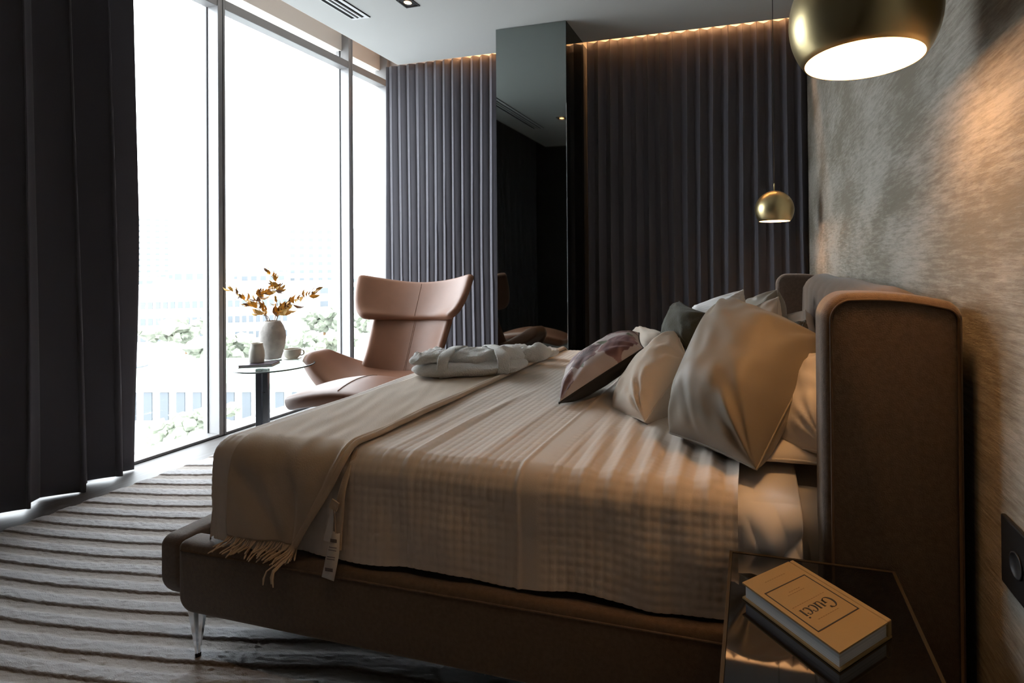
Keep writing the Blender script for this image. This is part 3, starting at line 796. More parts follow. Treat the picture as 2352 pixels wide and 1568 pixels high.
def paint_floral():
    u = np.linspace(-1, 1, n1); u = np.sin(u*np.pi/2)*0.85+u*0.15
    U, W = np.meshgrid(u, u, indexing='ij')
    col = np.zeros((n1, n1, 3)); col[:] = (0.50, 0.42, 0.40)
    col *= (1+0.05*fnoise(U*9, W*7))[..., None]
    def leaf(cx, cy, a, ln, wd, c):
        x = (U-cx)*math.cos(a)+(W-cy)*math.sin(a); y = -(U-cx)*math.sin(a)+(W-cy)*math.cos(a)
        msk = ((x/ln)**2+(y/(wd*(1.05-np.abs(x/ln))+1e-3))**2) < 1
        col[msk] = c
    def rose(cx, cy, r_, c0, c1, k=5, ph=0.0):
        x, y = U-cx, W-cy; rr = np.sqrt(x*x+y*y)/r_; an = np.arctan2(y, x)
        rr = rr*(1+0.10*np.sin(k*an+ph)+0.05*np.sin(2*k*an+ph*2))
        msk = rr < 1
        sw = 0.5+0.5*np.sin(9*rr+2.4*np.sin(k*an*0.5+ph)+an)
        sh = np.clip(0.25+0.75*sw*rr, 0, 1)[..., None]
        cc = np.array(c0)*(1-sh)+np.array(c1)*sh
        col[msk] = cc[msk]
    g = (0.16, 0.17, 0.11); dk = (0.05, 0.03, 0.03)
    for a in ((0.2, 0.25, 0.8, 0.26, 0.09), (-0.55, 0.2, 2.0, 0.25, 0.09), (0.55, -0.35, 0.2, 0.28, 0.10), (-0.2, -0.25, 1.2, 0.25, 0.08), (0.1, 0.85, 0.1, 0.25, 0.08), (-0.8, -0.5, 0.7, 0.22, 0.09)): leaf(*a, g if a[0] > 0 else (0.13, 0.12, 0.10))
    rose(0.55, 0.55, 0.42, (0.09, 0.03, 0.035), (0.33, 0.19, 0.18), 5, 0.4)
    rose(0.30, -0.25, 0.38, (0.045, 0.018, 0.018), (0.27, 0.15, 0.14), 6, 1.4)
    rose(-0.45, -0.55, 0.34, (0.10, 0.04, 0.05), (0.36, 0.22, 0.21), 5, 2.2)
    rose(-0.55, 0.62, 0.36, (0.07, 0.03, 0.035), (0.30, 0.18, 0.17), 6, 3.0)
    rose(0.72, -0.80, 0.25, (0.12, 0.06, 0.07), (0.36, 0.24, 0.23), 5, 0.9)
    for k in range(7):
        a = 0.5+k*0.23; leaf(0.30+0.17*math.cos(a*2.2), -0.25+0.17*math.sin(a*2.2), a*2.2, 0.16, 0.015, dk)
    at = fo.data.attributes.new('print', 'FLOAT_COLOR', 'POINT')
    cc = np.concatenate([col.reshape(-1, 3), np.ones((half, 1))], 1)
    at.data.foreach_set('color', cc.astype(np.float32).ravel())
paint_floral()
# cream lumbar behind the floral
P6 = [at_y(1500, 850, 2.095), at_y(1420, 815, 2.462), at_y(1478, 752, 2.572), at_y(1545, 775, 2.205)]
cushion('lumbar_cushion', 'pale cream cushion half hidden behind the floral one', 'cushion', P6, 0.14, m_creamc, seed=6.6)
# olive velvet
P5 = [at_y(1592, 812, 1.999), at_y(1520, 790, 2.220), at_y(1560, 692, 2.323), at_y(1632, 722, 2.102)]
cushion('velvet_cushion', 'small dark olive velvet cushion standing behind the cream one', 'cushion', P5, 0.15, m_olive, seed=2.2, pinch=0.10)
# ribbed white
P7 = [at_y(1730, 800, 2.043), at_y(1592, 790, 2.293), at_y(1592, 706, 2.425), at_y(1707, 666, 2.190)]
cushion('ribbed_pillow', 'white ribbed pillow standing behind the olive velvet cushion', 'pillow', P7, 0.13, m_rib, seed=0.4, rib=(9, 0.004), n=72, wr=0.004)
# far cream flange pillow, far taupe pillow
P9 = [at_y(1800, 770, 2.220), at_y(1722, 770, 2.514), at_y(1712, 694, 2.646), at_y(1786, 664, 2.367)]
cushion('taupe_pillow', 'taupe satin pillow at the far side behind the cream flanged pillow', 'pillow', P9, 0.16, m_taupe, seed=7.7, wr=0.010)
P8 = [at_y(1790, 764, 2.058), at_y(1722, 780, 2.220), at_y(1720, 712, 2.293), at_y(1788, 682, 2.146)]
cushion('flanged_pillow', 'cream pillow with a flat flange leaning on the far taupe pillow', 'pillow', P8, 0.10, m_creamc, seed=8.3, wr=0.005)
# white sleeping pillows
P10 = [at_y(1858, 780, 2.205), at_y(1800, 790, 2.646), at_y(1800, 735, 2.720), at_y(1850, 712, 2.315)]
cushion('sleeping_pillow', 'white sleeping pillow leaning against the far end of the headboard', 'pillow', P10, 0.15, m_white, seed=9.1, wr=0.009)
P11 = [at_y(1862, 800, 1.926), at_y(1795, 790, 2.131), at_y(1795, 748, 2.205), at_y(1850, 736, 1.999)]
cushion('dark_pillow', 'dark taupe pillow corner in front of the far white sleeping pillow', 'pillow', P11, 0.07, mat('dark_taupe_cloth', (0.09, 0.075, 0.05), 0.7), seed=4.4, wr=0.010)
P12 = [at_y(1905, 1040, 1.323), at_y(1760, 1035, 1.455), at_y(1800, 850, 1.801), at_y(1905, 812, 1.433)]
cushion('sleeping_pillow', 'white sleeping pillow upright behind the large taupe cushion', 'pillow', P12, 0.15, m_white, seed=1.9, wr=0.008)
P13 = [V3(0.222, 1.33, 0.705), V3(-0.03, 1.35, 0.70), V3(-0.02, 1.95, 0.705), V3(0.235, 1.95, 0.712)]
cushion('sleeping_pillow', 'white sleeping pillow lying flat under the upright one by the near wing', 'pillow', P13, 0.085, m_white, seed=2.9, wr=0.006, belly=0.6)

# ------------------------------------------------------------------ folded bathrobe on the bed
m_robe = mat('white_fleece', (0.76, 0.74, 0.70), 0.95, bump=(190, 1.0, 0.008), sheen=0.4)
robe = thing('folded_bathrobe', 'white fleecy bathrobe folded and tied with its belt on the bed', 'bathrobe', (-1.27, 2.2, 0.695))
def lump(c, ax, ay, lx, ly, lz, seed, wr=0.012, n=34, sq=3.2):
    ax = Vector(ax).normalized(); ay = Vector(ay).normalized(); az = ax.cross(ay)
    th = np.linspace(-np.pi/2, np.pi/2, n)[:, None]; ph = np.linspace(0, 2*np.pi, 2*n, endpoint=False)[None, :]
    def sp(x, e): return np.sign(x)*np.abs(x)**e
    e = 2.0/sq
    x = sp(np.cos(th), e)*sp(np.cos(ph), e); y = sp(np.cos(th), e)*sp(np.sin(ph), e); z = sp(np.sin(th), 0.8)+0*ph
    k = 1+0.0*x
    dz = wr*(fnoise(x*4+seed, y*3+z*2, seed)+0.6*fnoise(x*9-seed, y*8, z*3))
    V = []
    X = x*lx/2*(1+0.05*fnoise(y*3+seed, z*2)); Y = y*ly/2*(1+0.06*fnoise(x*4+seed, z*2)); Z = z*lz/2+dz*np.clip(z+0.4, 0, 1)
    Pn = np.stack([X+0*z, Y+0*z, Z], -1).reshape(-1, 3)
    A = np.array([ax[:], ay[:], az[:]])
    return (Pn @ A + np.array(c)), grid_faces(n, 2*n, False, True)
rA = at_z(948, 872, 0.70); rB = at_z(1200, 860, 0.70)
U_ = (rB-rA).normalized(); W_ = Vector((-U_.y, U_.x, 0))
RC_ = (rA+rB)/2 + W_*0.125; RC_.z = 0.745
obj('lower_fold', lump(RC_+Vector((0, 0, -0.018)), U_, W_, 0.50, 0.29, 0.068, 1.1, 0.006), m_robe, robe)
obj('upper_fold', lump(RC_+U_*0.06+W_*0.02+Vector((0, 0, 0.022)), U_, W_, 0.36, 0.22, 0.075, 2.3, 0.010), m_robe, robe)
obj('collar_fold', lump(RC_-U_*0.17+W_*0.02+Vector((0, 0, 0.028)), Vector((0.95, 0.3, 0.05)), Vector((-0.3, 0.95, 0.0)), 0.18, 0.24, 0.05, 3.7, 0.010), m_robe, robe)
obj('sleeve', lump(RC_+U_*0.27+W_*0.17+Vector((0, 0, 0.0)), U_, W_, 0.22, 0.12, 0.09, 5.0, 0.008, sq=2.4), m_robe, robe)
obj('sleeve', lump(RC_+U_*0.33+W_*0.30+Vector((0, 0, -0.022)), U_, W_, 0.20, 0.10, 0.05, 6.0, 0.006, sq=2.4), m_robe, robe)
def belt(off, tilt, seed, top=0.066):
    ring = []
    for k in range(36):
        a = 2*math.pi*k/36
        cs, sn = math.cos(a), math.sin(a)
        yy = 0.136*math.copysign(abs(cs)**0.7, cs); zz = 0.060*math.copysign(abs(sn)**0.75, sn)+0.003
        ring.append((yy, max(zz, -0.045), cs, sn))
    V = []
    for yy, zz, cs, sn in ring:
        wd = 0.026+0.004*math.sin(3*yy*20+seed)
        for du, dn in ((-wd, 0.0), (-wd*0.8, 0.007), (wd*0.8, 0.007), (wd, 0.0)):
            V.append(tuple(RC_+U_*(off+tilt*yy+du)+W_*(yy+cs*dn)+Vector((0, 0, zz+sn*dn))))
    return V, [tuple(q) for q in grid_faces(36, 4, True, True).tolist()]
obj('belt_loop', belt(-0.075, 0.25, 1), m_robe, robe)
obj('belt_loop', belt(0.105, -0.35, 2), m_robe, robe)

# ------------------------------------------------------------------ nightstand and book
m_nglass = mat('black_glass', (0.004, 0.004, 0.005), 0.03, 0.0, spec=0.9, coat=1.0)
m_nrim = mat('bronze_rim', (0.09, 0.068, 0.042), 0.35, 0.6)
ZN = 0.568
nA = at_z(1676, 1264, ZN); nB = at_z(2057, 1316, ZN)
NX0, NX1, NY1, NY0 = nA.x, nB.x, 1.158, 0.70
ns = thing('nightstand', 'black nightstand with mirror-gloss glass top beside the bed', 'nightstand', ((NX0+NX1)/2, 0.95, 0))
obj('glass_top', box(NX0+0.006, NX1-0.006, NY0+0.006, NY1-0.006, ZN-0.012, ZN, 0.001, 1), m_nglass, ns, False)
obj('rim', join(box(NX0, NX0+0.006, NY0, NY1, ZN-0.03, ZN+0.001), box(NX1-0.006, NX1, NY0, NY1, ZN-0.03, ZN+0.001), box(NX0+0.006, NX1-0.006, NY1-0.006, NY1, ZN-0.03, ZN+0.001), box(NX0+0.006, NX1-0.006, NY0, NY0+0.006, ZN-0.03, ZN+0.001)), m_nrim, ns, False)
obj('body', box(NX0+0.012, NX1-0.004, NY0+0.008, NY1-0.009, 0.078, ZN-0.013), m_black, ns, False)
for z0, z1 in ((0.09, 0.30), (0.305, 0.515)):
    dr = obj('drawer_front', box(NX0+0.002, NX0+0.0115, NY0+0.012, NY1-0.010, z0, z1, 0.002, 1), m_nrim, ns, False)
for x in (NX0+0.03, NX1-0.03):
    for y in (NY0+0.04, NY1-0.04): obj('leg', lathe([(0.010, 0), (0.014, 0.08)], 12, (x, y, 0.0)), m_nrim, ns)

bk = [at_z(*p, ZN+0.031) for p in ((1706.7, 1336), (1820, 1285), (2049, 1422), (1926, 1500))]   # left, top, right, bottom corners of the cover
bo = (bk[0]+bk[1]+bk[2]+bk[3])/4
ex = ((bk[0]-bk[1])+(bk[3]-bk[2])).normalized()      # reading direction (spine -> fore edge)
ey = ((bk[3]-bk[0])+(bk[2]-bk[1])).normalized()      # towards the head of the book
ey = (ey-ex*ey.dot(ex)).normalized(); ez = Vector((0, 0, 1))
bw = ((bk[0]-bk[1]).length+(bk[3]-bk[2]).length)/2; bh = ((bk[3]-bk[0]).length+(bk[2]-bk[1]).length)/2
book = thing('book', 'ochre hardback book with a framed title lying on the nightstand', 'book', (bo.x, bo.y, ZN))
BM = Matrix(((ex.x, ey.x, 0, bo.x), (ex.y, ey.y, 0, bo.y), (0, 0, 1, ZN+0.001), (0, 0, 0, 1)))
flip = ex.cross(ey).z < 0
m_cover = mat('ochre_cover', (0.28, 0.18, 0.07), 0.55, bump=(300, 0.06, 0.001))
m_pages = mat('page_block', (0.55, 0.56, 0.58), 0.9, var=(3, 0.2, (1, 1, 400)))
m_ink2 = mat('dark_ink', (0.02, 0.016, 0.015), 0.6)
def bobj(name, VF, m, par=book): return obj(name, xform(VF, BM), m, par, False)
hw, hh = bw/2, bh/2
bobj('back_cover', box(-hw, hw, -hh, hh, 0.0, 0.003), m_cover)
bobj('pages', box(-hw+0.004, hw-0.005, -hh+0.004, hh-0.004, 0.003, 0.027), m_pages)
fc = bobj('front_cover', box(-hw+0.012, hw, -hh, hh, 0.027, 0.030), m_cover)
bobj('spine', join(box(-hw, -hw+0.010, -hh, hh, 0.003, 0.0302, 0.002, 2)), m_cover)
def frame2d(x0, x1, y0, y1, t, z):
    return join(box(x0, x1, y0, y0+t, z, z+0.0003), box(x0, x1, y1-t, y1, z, z+0.0003), box(x0, x0+t, y0+t, y1-t, z, z+0.0003), box(x1-t, x1, y0+t, y1-t, z, z+0.0003))
bobj('cover_frame', frame2d(-hw*0.70, hw*0.86, -hh*0.56, hh*0.56, 0.0022, 0.0301), m_ink2, fc)
def glyphs():
    """high-contrast serif capitals drawn with a broad nib: polylines with widths"""
    quads = []
    def stroke(pts, nib=0.16, hair=0.045):
        nib *= 1.35
        n = len(pts)
        L_, Rr = [], []
        for i, (x, y) in enumerate(pts):
            x0, y0 = pts[max(i-1, 0)]; x1, y1 = pts[min(i+1, n-1)]
            dx, dy = x1-x0, y1-y0; l = math.hypot(dx, dy) or 1
            wd = hair+(nib-hair)*abs(dy/l)**1.5
            nx, ny = -dy/l, dx/l
            L_.append((x+nx*wd/2, y+ny*wd/2)); Rr.append((x-nx*wd/2, y-ny*wd/2))
        quads.append((L_, Rr))
    arc = lambda cx, cy, rx, ry, a0, a1, n=22: [(cx+rx*math.cos(R(a0+(a1-a0)*i/n)), cy+ry*math.sin(R(a0+(a1-a0)*i/n))) for i in range(n+1)]
    x = 0.0
    stroke(arc(x+0.55, 0.70, 0.52, 0.70, 40, 325), 0.17); stroke([(x+0.95, 0.62), (x+0.95, 0.12)], 0.15); stroke([(x+0.75, 0.62), (x+1.12, 0.62)], 0.1, 0.04); stroke([(x+0.97, 1.12), (x+0.97, 1.38)], 0.06)
    x += 1.30
    stroke([(x+0.12, 0.92), (x+0.12, 0.35)], 0.15); stroke(arc(x+0.37, 0.30, 0.25, 0.28, 180, 330), 0.10); stroke([(x+0.66, 0.92), (x+0.66, 0.03)], 0.15); stroke([(x-0.02, 0.92), (x+0.16, 0.92)], 0.1, 0.04); stroke([(x+0.52, 0.92), (x+0.70, 0.92)], 0.1, 0.04); stroke([(x+0.64, 0.03), (x+0.84, 0.03)], 0.1, 0.04)
    for k in range(2):
        x += 0.98 if k == 0 else 0.78
        stroke(arc(x+0.36, 0.48, 0.33, 0.47, 50, 318), 0.14); stroke([(x+0.58, 0.78), (x+0.58, 0.66)], 0.11, 0.06)
    x += 0.82
    stroke([(x+0.12, 0.92), (x+0.12, 0.03)], 0.15); stroke([(x-0.02, 0.92), (x+0.16, 0.92)], 0.1, 0.04); stroke([(x-0.04, 0.03), (x+0.28, 0.03)], 0.1, 0.04)
    stroke([(x+0.12, 1.28), (x+0.12, 1.12)], 0.15)
    return quads, x+0.3
def lettering():
    q, wd = glyphs(); k = 0.092*bw/0.17/wd; vf = []
    for Lp, Rp in q:
        n = len(Lp); V = []
        for z in (0.0301, 0.0304):
            V += [((p[0]-wd/2)*k, (p[1])*k+hh*0.06, z) for p in Lp]+[((p[0]-wd/2)*k, (p[1])*k+hh*0.06, z) for p in Rp]
        F = []
        for i in range(n-1):
            F += [(i, n+i, n+i+1, i+1), (2*n+i, 2*n+i+1, 3*n+i+1, 3*n+i), (i, i+1, 2*n+i+1, 2*n+i), (n+i, 3*n+i, 3*n+i+1, n+i+1)]
        vf.append((V, F))
    VF = join(*vf)
    V = [(v[0]+0.008, v[1], v[2]) for v in VF[0]]
    bobj('title_lettering', (V, VF[1]), m_ink2, fc)
lettering()
m_fine = mat('faint_print', (0.20, 0.11, 0.04), 0.6)
def fine(y, x0, x1, n):
    vf = []
    for i in range(n):
        a = x0+(x1-x0)*(i+0.15)/n; b_ = x0+(x1-x0)*(i+0.75)/n
        vf.append(box(a, b_, y, y+0.0011, 0.0301, 0.0303))
    return join(*vf)
for a in ((hh*0.36, -0.02, 0.035, 9), (hh*-0.04, -0.035, 0.05, 14), (hh*-0.30, -0.015, 0.03, 8), (hh*-0.36, -0.01, 0.02, 5), (hh*-0.78, -0.02, 0.035, 9)):
    o_ = bobj('small_print', fine(*a), m_fine, fc); o_['kind'] = 'stuff'

# wall socket
so_ = thing('wall_socket', 'black power socket plate on the textured wall behind the nightstand', 'socket', (XR, 0.96, 0.69))
obj('plate', box(XR-0.009, XR-0.0005, 0.86, 1.058, 0.632, 0.752, 0.003, 2), mat('black_plastic', (0.012, 0.012, 0.013), 0.35), so_, False)
for y in (0.91, 1.0): obj('outlet', lathe([(0.022, 0.0), (0.022, 0.002), (0.019, 0.002), (0.018, 0.0008)], 20), m_black, so_).matrix_local = Matrix.Translation((-0.0095, y-0.96, 0.0)) @ Matrix.Rotation(R(-90), 4, 'Y')

# ------------------------------------------------------------------ armchair
def shell(name, fn, nu, nv, thick, m, parent, sub=2, crease=0):
    V = []
    for i in range(nu):
        u = -1+2*i/(nu-1)
        for j in range(nv): V.append(fn(u, j/(nv-1)))
    o = obj(name, (V, [tuple(q) for q in grid_faces(nu, nv).tolist()]), m, parent)
    so = o.modifiers.new('thickness', 'SOLIDIFY'); so.thickness = thick; so.offset = 0
    ss = o.modifiers.new('soft', 'SUBSURF'); ss.levels = 2; ss.render_levels = 2
    return o
ACX, ACY, AROT = -2.485, 3.29, R(190)
ca, sa = math.cos(AROT), math.sin(AROT)
def ch(x, y, z, cx=ACX, cy=ACY, c=ca, s=sa): return (cx+x*c-y*s, cy+x*s+y*c, z)
chair = thing('armchair', 'tan leather wing armchair with curved headrest by the window', 'armchair', (ACX, ACY, 0))
def lerp_tab(tab, x):
    for (a, b), (c, d) in zip(tab[:-1], tab[1:]):
        if x <= c: return b+(d-b)*(x-a)/(c-a)
    return tab[-1][1]
def backy(z): return -0.02-0.36*((z-0.40)/0.7)
def back_fn(u, v):
    z = 0.36+(0.82-0.36)*v
    hw = lerp_tab([(0.36, 0.37), (0.41, 0.315), (0.46, 0.29), (0.56, 0.287), (0.70, 0.302), (0.83, 0.315)], z)
    y = backy(z)+0.10*abs(u)**2.2*(1+0.5*(1-v))
    return ch(hw*u, y, z+0.012*u*u*v)
obj_back = shell('backrest', back_fn, 13, 9, 0.06, m_leather, chair)
def head_fn(u, v):
    zb = 0.772+0.035*u*u; zt = 1.055+0.075*abs(u)**1.8
    z = zb+(zt-zb)*v
    e = lerp_tab([(0, 0.325), (0.12, 0.38), (0.3, 0.418), (0.6, 0.445), (1.0, 0.462)], v)
    y = backy(z)+0.045+0.19*abs(u)**2.3
    return ch(e*u, y, z)
obj_head = shell('headrest', head_fn, 15, 9, 0.065, m_leather, chair)
def seat_fn(u, v):
    yb = -0.14+0.34*u*u; yf = 0.43-0.05*abs(u)**2.5
    y = yb+(yf-yb)*v
    z = 0.375+0.225*abs(u)**2.5-0.05*(1-u*u)*v - 0.05*max(0, v-0.75)/0.25
    x = 0.545*u*(1-0.05*(1-v))
    # ends taper
    k = abs(u)**6*0.15
    y = y+(0.26-y)*k
    return ch(x, y, z)
shell('seat', seat_fn, 17, 9, 0.115, m_leather, chair)
def on_front(fn, u, v, off):
    p = Vector(fn(u, v)); du = Vector(fn(u+0.02, v))-Vector(fn(u-0.02, v)); dv = Vector(fn(u, min(v+0.02, 1)))-Vector(fn(u, max(v-0.02, 0)))
    n = du.cross(dv).normalized()
    return p, n
def seam_line(fn, vs_, off, parent, name='centre_seam', u=0.0):
    pts = []
    for v in vs_:
        p, n = on_front(fn, u, v, off)
        if n.dot(Vector((0, 0, 1.2))-p) < 0 and fn is not seat_fn: n = -n
        if (CAM-p).dot(n) < 0: n = -n
        pts.append(p+n*off)
    return obj(name, tube(pts, 0.0022, 6), m_leather_dark, parent)
seam_line(back_fn, [i/12 for i in range(1, 12)], 0.0305, obj_back)
seam_line(back_fn, [i/12 for i in range(1, 12)], 0.0305, obj_back, 'side_seam', 0.035)
seam_line(head_fn, [i/12 for i in range(1, 12)], 0.033, obj_head)
# swivel base
obj('post', lathe([(0.03, 0.03), (0.03, 0.33)], 20, (ACX, ACY-0.12, 0)), m_chrome, chair)
obj('base', lathe([(0.26, 0.0), (0.26, 0.012), (0.05, 0.03), (0.03, 0.035)], 40, (ACX, ACY-0.12, 0.0)), m_chrome, chair)

m_stool = m_leather
tip = at_z(693, 918, 0.395); SROT = R(186)
SX, SY = tip.x-0.385*math.cos(SROT), tip.y-0.385*math.sin(SROT)
stool = thing('footstool', 'tan leather footstool standing in front of the armchair beside the bed', 'footstool', (SX, SY, 0))
def st(x, y, z): return ch(x, y, z, SX, SY, math.cos(SROT), math.sin(SROT))
def stool_fn(u, v):
    y = (-0.22+0.44*v)*(1-0.45*abs(u)**3)
    z = 0.455-0.06*abs(u)**1.7+0.04*(1-(2*v-1)**2)*(1-u*u)
    return st(0.40*u, y, z)
so2 = shell('cushion', stool_fn, 13, 9, 0.085, m_stool, stool)
seam_line(stool_fn, [i/12 for i in range(1, 12)], 0.043, so2)
obj('post', lathe([(0.025, 0.03), (0.025, 0.43)], 16, (SX, SY, 0)), m_chrome, stool)
obj('base', lathe([(0.2, 0.0), (0.2, 0.012), (0.04, 0.03), (0.025, 0.035)], 32, (SX, SY, 0.0)), m_chrome, stool)

# ------------------------------------------------------------------ side table and what stands on it
ZTB = 0.56
tcn = at_z(631, 838, ZTB); TR_ = 0.222
tab = thing('side_table', 'round glass side table on a steel post by the window', 'table', (tcn.x, tcn.y, 0))
obj('glass_top', lathe([(TR_-0.002, 0), (TR_, 0.002), (TR_, 0.008), (TR_-0.002, 0.010)], 64, (tcn.x, tcn.y, ZTB-0.010)), m_tglass, tab, angle=40)
obj('top_edge', tube([(tcn.x+(TR_+0.0005)*math.cos(2*math.pi*i/64), tcn.y+(TR_+0.0005)*math.sin(2*math.pi*i/64), ZTB-0.005) for i in range(64)], 0.0048, 6, closed=True), mat('glass_edge', (0.03, 0.045, 0.04), 0.2), tab)
pp = at_z(604, 846, ZTB-0.01); pp.y = tcn.y-0.07; pp.x = at_y(604, 900, pp.y).x
ax_ = Vector((math.cos(YAW), math.sin(YAW), 0)); ay_ = Vector((-math.sin(YAW), math.cos(YAW), 0))
def post(o0, o1, z0, z1, dep):
    V, F = box(o0, o1, -dep, dep, z0, z1, 0.002, 1)
    Mx = Matrix(((ax_.x, ay_.x, 0, pp.x), (ax_.y, ay_.y, 0, pp.y), (0, 0, 1, 0), (0, 0, 0, 1)))
    return xform((V, F), Mx)
obj('post', post(-0.040, -0.002, 0.012, ZTB-0.011, 0.012), mat('dark_steel', (0.12, 0.125, 0.14), 0.35, 0.9), tab, False)
obj('post', post(0.003, 0.038, 0.012, ZTB-0.011, 0.010), m_steel, tab, False)
for zc_ in (0.40, 0.215): obj('clip', post(0.003, 0.022, zc_, zc_+0.005, 0.013), m_black, tab, False)
obj('base', lathe([(0.20, 0), (0.20, 0.012)], 40, (pp.x+ay_.x*0.05, pp.y+ay_.y*0.05, 0.0)), m_steel, tab, angle=40)

m_stone = mat('grey_stone_ceramic', (0.40, 0.37, 0.34), 0.85, bump=(60, 0.5, 0.006), var=(14, 0.22))
m_cream = mat('cream_ceramic', (0.55, 0.52, 0.44), 0.5, bump=(40, 0.1, 0.002))
vz = at_z(626, 824, ZTB)
vase = thing('vase', 'tall grey stoneware vase on the glass table', 'vase', (vz.x, vz.y, ZTB))
VR, VH = 0.08, 0.262
prof = [(0.05, 0.0), (0.062, 0.004), (0.078, 0.05), (0.092, 0.11), (0.097, 0.16), (0.093, 0.205), (0.080, 0.245), (0.062, 0.275), (0.056, 0.285), (0.050, 0.285), (0.052, 0.272), (0.07, 0.24), (0.08, 0.2), (0.08, 0.1), (0.04, 0.02), (0.001, 0.018)]
prof = [(a*0.82, b*VH/0.285) for a, b in prof]
obj('body', lathe(prof, 40, (vz.x, vz.y, ZTB)), m_stone, vase)

br = thing('dried_branches', 'golden dried leafy branches standing in the stoneware vase', 'branches', (vz.x, vz.y, ZTB+0.03))
m_leaf = mat('gold_leaf', (0.62, 0.34, 0.06), 0.5, var=(30, 0.35))
m_leaf2 = mat('brown_leaf', (0.17, 0.08, 0.03), 0.55, var=(30, 0.3))
m_stem = mat('dry_stem', (0.16, 0.09, 0.04), 0.8)
def leaf_mesh(nm, mm):
    V = []; F = []
    prof_ = [(0, 0.02), (0.15, 0.55), (0.4, 1.0), (0.7, 0.75), (1.0, 0.02)]
    for i, (a, w_) in enumerate(prof_):
        zz = 0.18*math.sin(a*2.6)
        V += [(-w_*0.21, a, zz+0.08*w_), (0, a, zz), (w_*0.21, a, zz+0.08*w_)]
    for i in range(len(prof_)-1):
        for j in range(2): F.append((i*3+j, i*3+j+1, i*3+j+4, i*3+j+3))
    me = mesh(nm, V, F); me.materials.append(mm); return me
lm = [leaf_mesh('leaf', m_leaf), leaf_mesh('leaf', m_leaf2)]
def branch(pix, dep, n_leaf, size, dark=0.25, start=0.15, seed=0):
    rnd = random.Random(seed)
    pts = [Vector((vz.x, vz.y, ZTB+0.12))] if True else []
    for (px, py), dy in zip(pix, dep): pts.append(at_y(px, py, vz.y+dy))
    sp = spline(pts, 40)
    stm = obj('stem', tube(sp, [0.0028-0.0015*i/39 for i in range(40)], 5), m_stem, br)
    t0 = next(i for i, p in enumerate(sp) if p.z > ZTB+VH+0.005)
    for k in range(n_leaf):
        f = start+(1-start)*k/(n_leaf-1)
        i = min(int(t0+(39-t0)*f), 38); p = sp[i]; d = (sp[i+1]-sp[i]).normalized()
        side = Vector((rnd.uniform(-1, 1), rnd.uniform(-1, 1), rnd.uniform(-0.4, 1))).normalized()
        side = (side-d*side.dot(d)).normalized()
        ang = R(rnd.uniform(18, 60)) if f < 0.95 else R(10)
        dirn = d*math.cos(ang)+side*math.sin(ang)
        nrm = (side*math.cos(ang)-d*math.sin(ang)).normalized(); xx = dirn.cross(nrm)
        s = size*rnd.uniform(0.75, 1.25)*(1-0.35*f)
        o = bpy.data.objects.new('leaf', lm[1] if rnd.random() < dark else lm[0]); C.objects.link(o)
        o.parent = br; o.matrix_parent_inverse = Matrix.Translation(-Vector(br.location))
        Mx = Matrix.Identity(4)
        for a in range(3): Mx[a][0], Mx[a][1], Mx[a][2], Mx[a][3] = xx[a]*s, dirn[a]*s, nrm[a]*s, p[a]
        o.matrix_basis = Mx
branch([(612, 732), (596, 712), (568, 694), (527, 664)], (0, -0.02, -0.04, -0.07), 40, 0.074, 0.3, 0.1, 1)
branch([(614, 730), (597, 700), (596, 680), (622, 668), (638, 664), (632, 645), (613, 622)], (0.0, -0.01, -0.02, -0.02, 0.0, 0.0, 0.0), 60, 0.072, 0.3, 0.2, 2)
branch([(636, 732), (652, 712), (684, 692), (728, 671)], (0, 0.01, 0.03, 0.05), 36, 0.09, 0.12, 0.05, 3)
branch([(632, 730), (637, 705), (634, 688)], (0, 0.0, 0.01), 5, 0.05, 0.1, 0.4, 4)
branch([(618, 732), (606, 724), (592, 722)], (0, -0.02, -0.03), 5, 0.045, 0.1, 0.3, 5)

mgz = at_z(592, 840, ZTB)
mag = thing('magazine', 'dark bound magazine lying flat under the ribbed beaker', 'magazine', (mgz.x, mgz.y, ZTB))
MG = Matrix.Translation((mgz.x+0.01, mgz.y+0.005, ZTB)) @ Matrix.Rotation(R(28), 4, 'Z') @ Matrix.Scale(0.82, 4, (1, 0, 0)) @ Matrix.Scale(0.82, 4, (0, 1, 0))
m_magc = mat('slate_cover', (0.09, 0.068, 0.09), 0.4)
obj('back_cover', xform(box(-0.115, 0.115, -0.08, 0.08, 0.0005, 0.003), MG), m_magc, mag, False)
obj('pages', xform(box(-0.112, 0.112, -0.077, 0.077, 0.003, 0.016), MG), m_pages, mag, False)
obj('front_cover', xform(box(-0.115, 0.115, -0.08, 0.08, 0.016, 0.019, 0.001, 1), MG), m_magc, mag, False)
bz = at_z(590, 832, ZTB+0.019)
bkr = obj('beaker', lathe([(a*0.86, b*0.97) for a, b in [(0.040, 0), (0.046, 0.004), (0.050, 0.04), (0.048, 0.075), (0.040, 0.105), (0.037, 0.118), (0.040, 0.128), (0.036, 0.128), (0.033, 0.117), (0.040, 0.09), (0.044, 0.05), (0.038, 0.01), (0.001, 0.008)]], 36, (bz.x, bz.y, ZTB+0.0192)), m_cream)
tag(bkr, 'cream ceramic beaker standing on the magazine', 'beaker')
tz = at_z(672, 826, ZTB)
sau = obj('saucer', lathe([(a*0.86, b) for a, b in [(0.030, 0.001), (0.045, 0.003), (0.078, 0.014), (0.080, 0.017), (0.076, 0.017), (0.044, 0.007), (0.001, 0.006)]], 40, (tz.x, tz.y, ZTB)), m_cream)
tag(sau, 'cream saucer under the teacup on the glass table', 'saucer')
cup = thing('teacup', 'cream teacup with a round handle on its saucer', 'teacup', (tz.x, tz.y, ZTB+0.008))
